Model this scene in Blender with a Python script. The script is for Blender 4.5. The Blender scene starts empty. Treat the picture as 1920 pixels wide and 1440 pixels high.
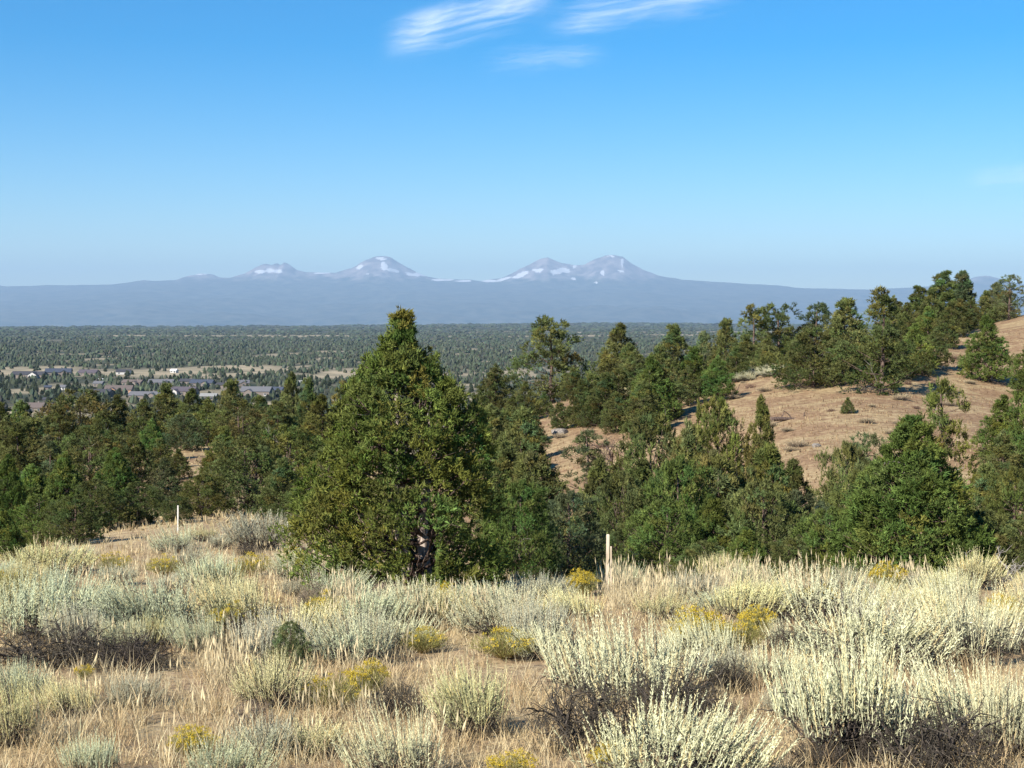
import bpy, math, random
import numpy as np
from mathutils import Vector

# ------------------------------------------------------------------ camera, sky, sun, exposure
scene = bpy.context.scene
COL = scene.collection
F_PX, PITCH = 2773.0, math.radians(2.54)          # focal length in photo pixels (1920 wide), downward pitch
cam_d = bpy.data.cameras.new('camera')
cam_d.lens, cam_d.sensor_width = 52.0, 36.0
cam_d.clip_start, cam_d.clip_end = 0.1, 200000.0
cam = bpy.data.objects.new('camera', cam_d)
COL.objects.link(cam)
cam.location = (0, 0, 0)
cam.rotation_euler = (math.pi/2 - PITCH, 0, 0)
scene.camera = cam

SUN_AZ, SUN_EL = math.radians(138), math.radians(34)   # azimuth from straight ahead towards the left
sun_dir = Vector((-math.sin(SUN_AZ)*math.cos(SUN_EL), math.cos(SUN_AZ)*math.cos(SUN_EL), math.sin(SUN_EL)))
world = bpy.data.worlds.new('World')
scene.world = world
world.use_nodes = True
wn = world.node_tree
for n in list(wn.nodes): wn.nodes.remove(n)
w_out = wn.nodes.new('ShaderNodeOutputWorld')
w_bg = wn.nodes.new('ShaderNodeBackground')
w_sky = wn.nodes.new('ShaderNodeTexSky')
w_sky.sky_type = 'NISHITA'
w_sky.sun_disc = False
w_sky.sun_elevation = SUN_EL
w_sky.sun_rotation = -SUN_AZ
w_sky.altitude = 1000
w_sky.air_density = 1.0
w_sky.dust_density = 0.3
w_sky.ozone_density = 3.0
w_bg.inputs['Strength'].default_value = 0.077
w_hs = wn.nodes.new('ShaderNodeHueSaturation')      # the photograph's colour rendering of the whole sky
w_hs.inputs['Saturation'].default_value = 1.62
wn.links.new(w_sky.outputs[0], w_hs.inputs['Color'])
wn.links.new(w_hs.outputs[0], w_bg.inputs[0])
wn.links.new(w_bg.outputs[0], w_out.inputs[0])

sun_l = bpy.data.lights.new('sun', 'SUN')
sun_l.energy = 5.0
sun_l.angle = math.radians(0.5)
sun_l.color = (1.0, 0.93, 0.82)
sun_o = bpy.data.objects.new('sun', sun_l)
COL.objects.link(sun_o)
sun_o.rotation_euler = (-sun_dir).to_track_quat('-Z', 'Y').to_euler()
sun_o.location = (-40, -30, 60)

vs = scene.view_settings
vs.view_transform = 'Standard'
vs.look = 'None'
vs.exposure = 1.05
vs.gamma = 1.0
vs.use_curve_mapping = False
cy = scene.cycles
cy.max_bounces = 5
cy.diffuse_bounces = 2
cy.glossy_bounces = 1
cy.transmission_bounces = 2
cy.transparent_max_bounces = 12
cy.volume_bounces = 0
cy.use_denoising = True
cy.use_adaptive_sampling = False
try: cy.denoiser = 'OPENIMAGEDENOISE'
except Exception: pass

HAZE_DENSITY = 2.6e-5
HAZE_COLOR = (0.45, 0.66, 0.91, 1)

# ------------------------------------------------------------------ helpers
CP, SP = math.cos(PITCH), math.sin(PITCH)
def at(px, py, d):
    """A photo pixel at the distance d (metres ahead) as a point of the place."""
    xc, yc = (px-960)/F_PX, (720-py)/F_PX
    dy, dz = CP + yc*SP, -SP + yc*CP
    return np.array((xc*d/dy, d, dz*d/dy))
def proj(P):
    """Points of the place to photo pixels."""
    f = P[:, 1]*CP - P[:, 2]*SP
    u = P[:, 1]*SP + P[:, 2]*CP
    f = np.maximum(f, .01)
    return 960 + F_PX*P[:, 0]/f, 720 - F_PX*u/f

def _hash(ix, iy, seed):
    h = (ix.astype(np.int64)*374761393 + iy.astype(np.int64)*668265263 + seed*144665) & 0x7fffffff
    h = ((h ^ (h >> 13))*1274126177) & 0x7fffffff
    return ((h ^ (h >> 16)) & 0xffffff)/float(0xffffff)
def vnoise(x, y, seed=0):
    x, y = np.asarray(x, float), np.asarray(y, float)
    ix, iy = np.floor(x), np.floor(y)
    fx, fy = x-ix, y-iy
    fx, fy = fx*fx*(3-2*fx), fy*fy*(3-2*fy)
    a, b = _hash(ix, iy, seed), _hash(ix+1, iy, seed)
    c, d = _hash(ix, iy+1, seed), _hash(ix+1, iy+1, seed)
    return (a*(1-fx)+b*fx)*(1-fy) + (c*(1-fx)+d*fx)*fy
def fbm(x, y, seed=0, octv=4):
    s, a, t = 0, .5, 0
    for o in range(octv):
        s = s + a*vnoise(x, y, seed+o*17); t += a
        x, y, a = x*2.03+13.7, y*2.03+7.1, a*.5
    return s/t
def sstep(a, b, x):
    t = np.clip((x-a)/(b-a), 0, 1)
    return t*t*(3-2*t)

def mesh_np(name, V, F, C=None, smooth=False):
    V = np.ascontiguousarray(V, np.float32); F = np.asarray(F)
    k = F.shape[1]
    me = bpy.data.meshes.new(name)
    me.vertices.add(len(V)); me.vertices.foreach_set('co', V.ravel())
    me.loops.add(F.size); me.loops.foreach_set('vertex_index', np.ascontiguousarray(F, np.int32).ravel())
    me.polygons.add(len(F))
    me.polygons.foreach_set('loop_start', np.arange(0, F.size, k, dtype=np.int32))
    me.polygons.foreach_set('loop_total', np.full(len(F), k, np.int32))
    me.polygons.foreach_set('use_smooth', np.full(len(F), smooth, bool))
    if C is not None:
        C = np.asarray(C, np.float32)
        if C.shape[1] == 3: C = np.concatenate([C, np.ones((len(C), 1), np.float32)], 1)
        at_ = me.attributes.new('Col', 'FLOAT_COLOR', 'POINT')
        at_.data.foreach_set('color', np.ascontiguousarray(C).ravel())
    me.update(calc_edges=True)
    return me
class MB:
    """Collects triangles with colours; becomes one mesh."""
    def __init__(s): s.v, s.f, s.c, s.n = [], [], [], 0
    def add(s, V, F, C):
        V = np.asarray(V, float); C = np.asarray(C, float)
        if C.ndim == 1: C = np.tile(C, (len(V), 1))
        s.v.append(V); s.f.append(np.asarray(F)+s.n); s.c.append(C); s.n += len(V)
    def mesh(s, name, smooth=False):
        return mesh_np(name, np.concatenate(s.v), np.concatenate(s.f), np.concatenate(s.c), smooth)
def norm(a):
    return a/np.maximum(np.linalg.norm(a, axis=-1, keepdims=True), 1e-9)
def frame(D):
    ref = np.where(np.abs(D[:, 2:3]) < .9, np.array([[0, 0, 1.]]), np.array([[1., 0, 0]]))
    A = norm(np.cross(D, ref)); B = np.cross(D, A)
    return A, B
def spikes(mb, P, D, L, W, C, rng, full=False):
    """Small three-sided tapering leaflets: base P, direction D, length L, half width W, colour C."""
    n = len(P)
    if n == 0: return
    L = np.broadcast_to(L, n)[:, None]; W = np.broadcast_to(W, n)[:, None]
    D = norm(D); A, B = frame(D)
    sp = rng.random(n)[:, None]*6.283
    ring = [P + D*L*(.3 if full else 0) + W*(np.cos(sp+k*2.0944)*A + np.sin(sp+k*2.0944)*B) for k in range(3)]
    tip = P + D*L
    C = np.asarray(C, float)
    if C.ndim == 1: C = np.tile(C, (n, 1))
    i = np.arange(n)[:, None]
    if full:
        V = np.stack(ring+[tip, P], 1).reshape(-1, 3); k = 5
        T = np.array([[0, 1, 3], [1, 2, 3], [2, 0, 3], [1, 0, 4], [2, 1, 4], [0, 2, 4]])
    else:
        V = np.stack(ring+[tip], 1).reshape(-1, 3); k = 4
        T = np.array([[0, 1, 3], [1, 2, 3], [2, 0, 3]])
    Fc = (i[:, :, None]*k + T[None]).reshape(-1, 3)
    mb.add(V, Fc, np.repeat(C, k, 0))
def blades(mb, P, D, L, W, bend, C, rng):
    """Grass blades: two-segment bent strips."""
    n = len(P)
    if n == 0: return
    L = np.broadcast_to(L, n)[:, None]; W = np.broadcast_to(W, n)[:, None]
    D = norm(D); az = rng.random(n)*6.283
    S = np.stack([np.cos(az), np.sin(az), np.zeros(n)], 1)
    bd = np.broadcast_to(bend, n)[:, None]*norm(np.stack([D[:, 0]+.3*rng.normal(size=n), D[:, 1]+.3*rng.normal(size=n), np.full(n, -.25)], 1))
    M = P + D*L*.55 + bd*L*.25
    T = P + D*L*.95 + bd*L
    V = np.stack([P-S*W, P+S*W, M-S*W*.8, M+S*W*.8, T], 1).reshape(-1, 3)
    T3 = np.array([[0, 1, 3], [0, 3, 2], [2, 3, 4]])
    Fc = (np.arange(n)[:, None, None]*5 + T3[None]).reshape(-1, 3)
    C = np.asarray(C, float)
    if C.ndim == 1: C = np.tile(C, (n, 1))
    mb.add(V, Fc, np.repeat(C, 5, 0))
def tube(mb, pts, rad, sides, C, cap=True):
    pts = np.asarray(pts, float); n = len(pts)
    rad = np.broadcast_to(rad, n)
    T = norm(np.gradient(pts, axis=0)); A, B = frame(T)
    a = np.arange(sides)*2*math.pi/sides
    V = (pts[:, None] + rad[:, None, None]*(np.cos(a)[None, :, None]*A[:, None] + np.sin(a)[None, :, None]*B[:, None])).reshape(-1, 3)
    Fc = []
    for i in range(n-1):
        for j in range(sides):
            p, q = i*sides+j, i*sides+(j+1) % sides
            Fc += [[p, q, q+sides], [p, q+sides, p+sides]]
    if cap:
        for j in range(1, sides-1):
            Fc.append([(n-1)*sides, (n-1)*sides+j, (n-1)*sides+j+1])
            Fc.append([0, j+1, j])
    mb.add(V, Fc, C)
def wander(p0, d0, L, n, wob, rng, up=0.0):
    """A crooked branch line."""
    d = np.array(d0, float)/np.linalg.norm(d0); p = np.array(p0, float); out = [p.copy()]
    for i in range(n):
        d = d + rng.normal(size=3)*wob + np.array((0, 0, up)); d /= np.linalg.norm(d)
        p = p + d*L/n; out.append(p.copy())
    return np.array(out), d

# materials
def mat(name, build):
    m = bpy.data.materials.new(name); m.use_nodes = True
    nt = m.node_tree
    for n in list(nt.nodes): nt.nodes.remove(n)
    o = nt.nodes.new('ShaderNodeOutputMaterial')
    build(nt, o); return m
def nd(nt, t, **kw):
    n = nt.nodes.new(t)
    for k, v in kw.items(): setattr(n, k, v)
    return n
def leaf_mat(name, transl=.22, vary=.25, hue=.03, rough=None):
    """Foliage: the colour of each leaflet from the mesh, a small change from plant to plant."""
    def b(nt, o):
        a = nd(nt, 'ShaderNodeAttribute', attribute_name='Col')
        oi = nd(nt, 'ShaderNodeObjectInfo')
        h = nd(nt, 'ShaderNodeHueSaturation')
        m1 = nd(nt, 'ShaderNodeMapRange'); m1.inputs[3].default_value = 1-vary; m1.inputs[4].default_value = 1+vary
        m2 = nd(nt, 'ShaderNodeMapRange'); m2.inputs[3].default_value = .5-hue; m2.inputs[4].default_value = .5+hue
        ml = nd(nt, 'ShaderNodeMath', operation='MULTIPLY'); ml.inputs[1].default_value = 7.31
        fr = nd(nt, 'ShaderNodeMath', operation='FRACT')
        nt.links.new(oi.outputs['Random'], m1.inputs[0])
        nt.links.new(oi.outputs['Random'], ml.inputs[0]); nt.links.new(ml.outputs[0], fr.inputs[0]); nt.links.new(fr.outputs[0], m2.inputs[0])
        nt.links.new(m1.outputs[0], h.inputs['Value']); nt.links.new(m2.outputs[0], h.inputs['Hue'])
        mu = nd(nt, 'ShaderNodeMix', data_type='RGBA', blend_type='MULTIPLY'); mu.inputs[0].default_value = 1
        nt.links.new(a.outputs['Color'], mu.inputs[6]); nt.links.new(oi.outputs['Color'], mu.inputs[7])
        nt.links.new(mu.outputs[2], h.inputs['Color'])
        d = nd(nt, 'ShaderNodeBsdfDiffuse'); t = nd(nt, 'ShaderNodeBsdfTranslucent')
        mx = nd(nt, 'ShaderNodeMixShader'); mx.inputs[0].default_value = transl
        nt.links.new(h.outputs[0], d.inputs[0]); nt.links.new(h.outputs[0], t.inputs[0])
        nt.links.new(d.outputs[0], mx.inputs[1]); nt.links.new(t.outputs[0], mx.inputs[2])
        nt.links.new(mx.outputs[0], o.inputs[0])
    return mat(name, b)
def bark_mat(name, c1, c2, scale=30, bump=.4):
    def b(nt, o):
        tc = nd(nt, 'ShaderNodeTexCoord')
        mp = nd(nt, 'ShaderNodeMapping'); mp.inputs['Scale'].default_value = (1, 1, .22)
        nz = nd(nt, 'ShaderNodeTexNoise'); nz.inputs['Scale'].default_value = scale; nz.inputs['Detail'].default_value = 5
        r = nd(nt, 'ShaderNodeValToRGB'); r.color_ramp.elements[0].color = (*c1, 1); r.color_ramp.elements[1].color = (*c2, 1)
        r.color_ramp.elements[0].position = .38; r.color_ramp.elements[1].position = .64
        bp = nd(nt, 'ShaderNodeBump'); bp.inputs['Strength'].default_value = bump; bp.inputs['Distance'].default_value = .02
        p = nd(nt, 'ShaderNodeBsdfPrincipled'); p.inputs['Roughness'].default_value = .9
        p.inputs['Specular IOR Level'].default_value = .15
        nt.links.new(tc.outputs['Object'], mp.inputs[0]); nt.links.new(mp.outputs[0], nz.inputs[0])
        nt.links.new(nz.outputs[0], r.inputs[0]); nt.links.new(nz.outputs[0], bp.inputs['Height'])
        nt.links.new(r.outputs[0], p.inputs['Base Color']); nt.links.new(bp.outputs[0], p.inputs['Normal'])
        nt.links.new(p.outputs[0], o.inputs[0])
    return mat(name, b)
def plain_mat(name, c, rough=.8, var=.15, scale=2.0):
    def b(nt, o):
        tc = nd(nt, 'ShaderNodeTexCoord')
        nz = nd(nt, 'ShaderNodeTexNoise'); nz.inputs['Scale'].default_value = scale; nz.inputs['Detail'].default_value = 4
        r = nd(nt, 'ShaderNodeValToRGB')
        r.color_ramp.elements[0].color = (*[x*(1-var) for x in c], 1); r.color_ramp.elements[1].color = (*[min(1, x*(1+var)) for x in c], 1)
        r.color_ramp.elements[0].position = .35; r.color_ramp.elements[1].position = .65
        p = nd(nt, 'ShaderNodeBsdfPrincipled'); p.inputs['Roughness'].default_value = rough
        nt.links.new(tc.outputs['Object'], nz.inputs[0]); nt.links.new(nz.outputs[0], r.inputs[0])
        nt.links.new(r.outputs[0], p.inputs['Base Color']); nt.links.new(p.outputs[0], o.inputs[0])
    return mat(name, b)

M_JUN = leaf_mat('juniper_foliage', .30, .2, .012)
M_SAGE = leaf_mat('sage_foliage', .15, .12, .01)
M_GRASS = leaf_mat('dry_grass', .25, .05, .0)
M_FAR = leaf_mat('far_foliage', .05, .2, .01)
M_TWIG = leaf_mat('dead_twigs', 0.0, .15, .01)
M_BARK = bark_mat('juniper_bark', (.05, .033, .026), (.18, .13, .105))
M_DEADWOOD = bark_mat('weathered_dead_wood', (.16, .14, .12), (.36, .33, .29), 20)
M_STEM = bark_mat('sage_stems', (.03, .024, .02), (.12, .1, .085), 40)

def obj(name, me, m, parent=None, loc=(0, 0, 0)):
    o = bpy.data.objects.new(name, me); COL.objects.link(o)
    if m is not None and not me.materials: me.materials.append(m)
    o.location = loc
    if parent is not None: o.parent = parent
    return o
def tag(o, label=None, cat=None, group=None, kind=None):
    if label: o['label'] = label
    if cat: o['category'] = cat
    if group: o['group'] = group
    if kind: o['kind'] = kind
    return o
def empty(name, loc=(0, 0, 0), rz=0, sc=(1, 1, 1)):
    o = bpy.data.objects.new(name, None); COL.objects.link(o)
    o.empty_display_size = .2
    o.location = loc; o.rotation_euler = (0, 0, rz); o.scale = sc
    return o
def thing(name, proto, loc, rz, sc, label, cat, group=None, tint=(1, 1, 1), tilt=(0, 0)):
    """One plant: an Empty with a copy of every part of the prototype (shared meshes)."""
    r = empty(name, loc, rz, sc)
    r.rotation_euler = (tilt[0], tilt[1], rz)
    tag(r, label, cat, group)
    for pn, me, m in proto:
        c = obj(pn, me, m, r)
        c.color = (*tint, 1)
        if pn in ('flower_heads', 'flower_stalks', 'twigs'): c['kind'] = 'stuff'
    return r

# ------------------------------------------------------------------ terrain
def ctrl():
    P = []
    def col(px, rows):
        for d, z in rows: P.append(((px-960)/F_PX*d, d, z))
    fg = [(2, -1.95), (5, -2.4), (10, -2.9), (15, -3.35), (20, -3.8)]
    for px in (-700, 100, 400, 760, 1000): col(px, fg)
    for px in (1250, 1500, 1800, 2600): col(px, fg[:4] + [(20, -3.82), (24, -4.3)])
    far = [(250, -26), (400, -42), (700, -60), (1000, -68), (1400, -68)]
    col(-700, [(30, -4.7), (45, -6.3), (70, -8.2), (100, -10), (150, -13)] + far)
    col(100, [(30, -4.8), (45, -6.6), (70, -8.4), (100, -10), (150, -13.5)] + far)
    col(400, [(30, -4.7), (40, -5.6), (60, -7.0), (85, -7.5), (110, -9.5), (150, -13.5)] + far)
    col(760, [(30, -4.9), (45, -7.0), (60, -8), (100, -10.5), (160, -18)] + far)
    col(950, [(30, -5.3), (45, -7.6), (70, -7.8), (95, -7.0), (110, -7.6), (160, -18)] + far)
    col(1090, [(30, -5.6), (45, -7.8), (60, -7.5), (75, -6.9), (100, -5.9), (112, -6.1), (160, -16)] + far)
    col(1290, [(32, -6.2), (45, -7.8), (60, -6.9), (75, -5.9), (95, -4.9), (108, -5.2), (150, -13)] + far)
    col(1500, [(32, -6.2), (42, -7.2), (58, -5.7), (78, -4.6), (97, -3.3), (110, -3.6), (140, -9)] + far)
    col(1720, [(32, -6.2), (45, -7.0), (62, -5.4), (80, -4.1), (110, -2.1), (125, -2.0), (160, -8)] + far)
    col(1900, [(32, -6.2), (45, -7.0), (62, -5.6), (95, -3.7), (125, -.6), (142, 0), (180, -6)] + far)
    col(2600, [(32, -6.0), (45, -6.2), (62, -4.6), (95, -1.5), (125, 1.5), (142, 2.4), (180, -2)] + far)
    return np.array(P)
def tcoord(x, y):
    yy = np.maximum(y, 0)
    u = np.clip(x/(yy+15), -.75, .75)
    return u*3.2, np.log(yy+15)
_cp = ctrl()
_cu, _cv = tcoord(_cp[:, 0], _cp[:, 1])
def _phi(r2): return np.where(r2 > 1e-12, .5*r2*np.log(np.maximum(r2, 1e-12)), 0)
def _fit():
    n = len(_cp)
    K = _phi((_cu[:, None]-_cu[None])**2 + (_cv[:, None]-_cv[None])**2) + np.eye(n)*2e-4
    Pm = np.stack([np.ones(n), _cu, _cv], 1)
    A = np.block([[K, Pm], [Pm.T, np.zeros((3, 3))]])
    return np.linalg.solve(A, np.concatenate([_cp[:, 2], np.zeros(3)]))
_w = _fit()
def far_edge(x): return 13000 + 5500*sstep(-5000, 5500, x) + 2600*(fbm(x/1700., x*0+3.3, 9, 3)-.5)
def height(x, y):
    x = np.asarray(x, float); y = np.asarray(y, float)
    sh = np.broadcast(x, y).shape
    X, Y = np.broadcast_to(x, sh).ravel(), np.broadcast_to(y, sh).ravel()
    u, v = tcoord(X, np.minimum(Y, 1400))
    z = np.empty(len(u))
    for i in range(0, len(u), 20000):
        s = slice(i, i+20000)
        z[s] = _phi((u[s, None]-_cu[None])**2 + (v[s, None]-_cv[None])**2) @ _w[:-3] + _w[-3] + _w[-2]*u[s] + _w[-1]*v[s]
    k = sstep(850, 1250, np.hypot(X, np.maximum(Y, 0)))
    z = z*(1-k) + (-68)*k
    z = z + (fbm(X*.9, Y*.9, 3, 3)-.5)*.16*(1-sstep(60, 160, Y)) + (fbm(X*.12, Y*.12, 5, 3)-.5)*.7*sstep(20, 60, Y)*(1-sstep(300, 900, Y))
    z = z + (fbm(X/900., Y/900., 8, 3)-.5)*9*sstep(1500, 3500, Y) + (fbm(X/1500., Y/2600., 18, 3)-.5)*60*sstep(7000, 11000, Y)
    e = far_edge(X)
    z = z - 420*sstep(e, e+5000, Y)
    return z.reshape(sh)
def gz(x, y): return float(height(np.array([x]), np.array([y]))[0])

def clearing(x, y):
    """1 where the plain is open dry meadow, 0 where it is wooded."""
    x = np.asarray(x, float); y = np.asarray(y, float)
    w = (fbm(x/130., y/260., 21, 3)-.5)
    a = x/y
    m1 = sstep(1650, 1760, y+w*300)*(1-sstep(2000, 2080, y+w*420))*(1-.75*sstep(-.10, -.02, a))*sstep(.36, .50, fbm(x/95., y/210., 23, 3)+.10*(a < -.17))
    m1b = sstep(1640, 1680, y+w*60)*(1-sstep(1790, 1830, y))*sstep(-.150, -.140, a)*(1-sstep(-.1, -.09, a))
    m1c = sstep(1650, 1720, y+w*200)*(1-sstep(1960, 2010, y+w*150))*sstep(-.055, -.045, a)*(1-sstep(.03, .04, a))*sstep(.44, .52, fbm(x/70., y/150., 27, 3))
    m2 = sstep(5300, 5600, y+w*900)*(1-sstep(6000, 6300, y+w*900))*sstep(.44, .56, fbm(x/170., y/500., 31, 3))
    m2b = sstep(6800, 7100, y+w*800)*(1-sstep(7600, 7900, y+w*800))*sstep(.46, .56, fbm(x/210., y/500., 37, 3))*sstep(-.1, .05, a)
    m3 = sstep(.66, .72, fbm(x/45., y/120., 41, 3))*sstep(1500, 2000, y)*(1-sstep(4200, 5000, y))
    m4 = (1-sstep(1560, 1640, y))*sstep(.52, .62, fbm(x/45., y/75., 43, 3))
    return np.clip(np.maximum.reduce([m1, m1b, m1c, m2, m2b, m3, m4]), 0, 1)

def axis(lim_lo, lim_hi, s, n_lo, n_hi):
    a = s*np.sinh(np.linspace(0, np.arcsinh(lim_hi/s), n_hi))
    b = -s*np.sinh(np.linspace(0, np.arcsinh(-lim_lo/s), n_lo))[1:][::-1]
    return np.concatenate([b, a])
gx = axis(-26000, 26000, 9., 150, 150)
gy = axis(-500, 24500, 9., 40, 285)
GX, GY = np.meshgrid(gx, gy)
GZ = height(GX, GY)
nx, ny = len(gx), len(gy)
idx = np.arange(nx*ny).reshape(ny, nx)
Q = np.stack([idx[:-1, :-1], idx[:-1, 1:], idx[1:, 1:], idx[1:, :-1]], -1).reshape(-1, 4)
gcl = np.where(GY > 600, clearing(GX, np.maximum(GY, 50)), 0)
gplain = sstep(300, 800, GY)
ghill = sstep(45, 60, GY)*(1-sstep(200, 400, GY))
def ground_build(nt, o):
    a = nd(nt, 'ShaderNodeAttribute', attribute_name='Col')
    sep = nd(nt, 'ShaderNodeSeparateColor')
    geo = nd(nt, 'ShaderNodeNewGeometry')
    nt.links.new(a.outputs['Color'], sep.inputs[0])
    def noise(s, det=5, rough=.6, scale3=None):
        n = nd(nt, 'ShaderNodeTexNoise'); n.inputs['Scale'].default_value = s
        n.inputs['Detail'].default_value = det; n.inputs['Roughness'].default_value = rough
        if scale3:
            mp = nd(nt, 'ShaderNodeMapping'); mp.inputs['Scale'].default_value = scale3
            nt.links.new(geo.outputs['Position'], mp.inputs[0]); nt.links.new(mp.outputs[0], n.inputs[0])
        else: nt.links.new(geo.outputs['Position'], n.inputs[0])
        return n
    def ramp(src, stops):
        r = nd(nt, 'ShaderNodeValToRGB')
        while len(r.color_ramp.elements) < len(stops): r.color_ramp.elements.new(.5)
        for e, (p, c) in zip(r.color_ramp.elements, stops): e.position = p; e.color = (*c, 1)
        nt.links.new(src, r.inputs[0]); return r
    def mix(f, a_, b_):
        m = nd(nt, 'ShaderNodeMix', data_type='RGBA')
        nt.links.new(f, m.inputs[0]); nt.links.new(a_, m.inputs[6]); nt.links.new(b_, m.inputs[7]); return m.outputs[2]
    n1 = noise(1.1); n2 = noise(14, 6, .7)
    near = ramp(n2.outputs[0], [(.3, (.18, .12, .07)), (.5, (.33, .23, .135)), (.7, (.46, .345, .21))])
    near2 = ramp(n2.outputs[0], [(.3, (.26, .19, .10)), (.5, (.45, .345, .19)), (.7, (.58, .47, .28))])
    nf = ramp(n1.outputs[0], [(.42, (0, 0, 0)), (.6, (1, 1, 1))])
    c_near = mix(nf.outputs[0], near.outputs[0], near2.outputs[0])
    n3 = noise(.35, 6, .7); n4 = noise(3.0, 6, .75)
    h1 = ramp(n4.outputs[0], [(.34, (.14, .085, .05)), (.5, (.24, .155, .09)), (.66, (.35, .245, .14))])
    h2 = ramp(n4.outputs[0], [(.34, (.2, .138, .075)), (.5, (.32, .235, .13)), (.66, (.44, .34, .195))])
    hf = ramp(n3.outputs[0], [(.47, (0, 0, 0)), (.56, (1, 1, 1))])
    c_hill = mix(hf.outputs[0], h1.outputs[0], h2.outputs[0])
    n5 = noise(.02, 6, .7); n6 = noise(.008, 5, .6)
    f1 = ramp(n5.outputs[0], [(.4, (.035, .045, .028)), (.62, (.09, .085, .055))])
    t1 = ramp(n5.outputs[0], [(.36, (.17, .15, .10)), (.5, (.28, .235, .155)), (.62, (.38, .31, .205))])
    c_plain = mix(sep.outputs[2], f1.outputs[0], t1.outputs[0])
    c = mix(sep.outputs[0], c_near, c_hill)
    c = mix(sep.outputs[1], c, c_plain)
    bp = nd(nt, 'ShaderNodeBump'); bp.inputs['Strength'].default_value = .5; bp.inputs['Distance'].default_value = .05
    nt.links.new(n2.outputs[0], bp.inputs['Height'])
    p = nd(nt, 'ShaderNodeBsdfPrincipled'); p.inputs['Roughness'].default_value = .95; p.inputs['Specular IOR Level'].default_value = .1
    nt.links.new(c, p.inputs['Base Color']); nt.links.new(bp.outputs[0], p.inputs['Normal']); nt.links.new(p.outputs[0], o.inputs[0])
M_GROUND = mat('dry_ground', ground_build)
ground = obj('ground', mesh_np('ground', np.stack([GX, GY, GZ], -1).reshape(-1, 3), Q,
             np.stack([np.maximum(ghill, gplain), gplain, gcl], -1).reshape(-1, 3), True), M_GROUND)
tag(ground, 'dry tan soil slope running down to the wooded plain', None, None, 'structure')

# ------------------------------------------------------------------ mountains
SKY = np.array([(-700, 545), (-400, 538), (-200, 540), (0, 535), (15, 537), (40, 537), (90, 534), (150, 536), (180, 537), (230, 531), (250, 528), (270, 525), (290, 527),
 (330, 525), (350, 518), (375, 512), (400, 514), (412, 520), (432, 521), (445, 517), (460, 512), (480, 500), (500, 494), (510, 496),
 (520, 492), (527, 495), (535, 490), (545, 496), (558, 507), (580, 510), (600, 510), (630, 511), (645, 506), (660, 503), (680, 490),
 (695, 484), (705, 480), (725, 479), (735, 482), (745, 490), (765, 502), (780, 510), (800, 518), (820, 522), (840, 523), (860, 524),
 (880, 524), (900, 527), (920, 523), (940, 521), (960, 512), (980, 502), (1000, 491), (1015, 484), (1026, 482), (1040, 487),
 (1055, 494), (1065, 495), (1080, 497), (1095, 496), (1115, 485), (1135, 479), (1150, 477), (1165, 481), (1180, 490), (1195, 500),
 (1215, 510), (1240, 517), (1280, 524), (1320, 527), (1400, 532), (1460, 535), (1500, 540), (1560, 541), (1620, 543), (1680, 540),
 (1740, 537), (1790, 535), (1820, 521), (1845, 516), (1870, 521), (1900, 530), (1920, 533), (2100, 540), (2400, 536), (2700, 545)], float)
LOW = np.array([(-700, 546), (0, 537), (230, 533), (330, 526), (440, 522), (600, 521), (800, 525), (900, 528), (1000, 528), (1200, 526), (1400, 533), (1500, 540), (1640, 543), (1920, 537), (2700, 546)], float)
MY = 57000.0
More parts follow.
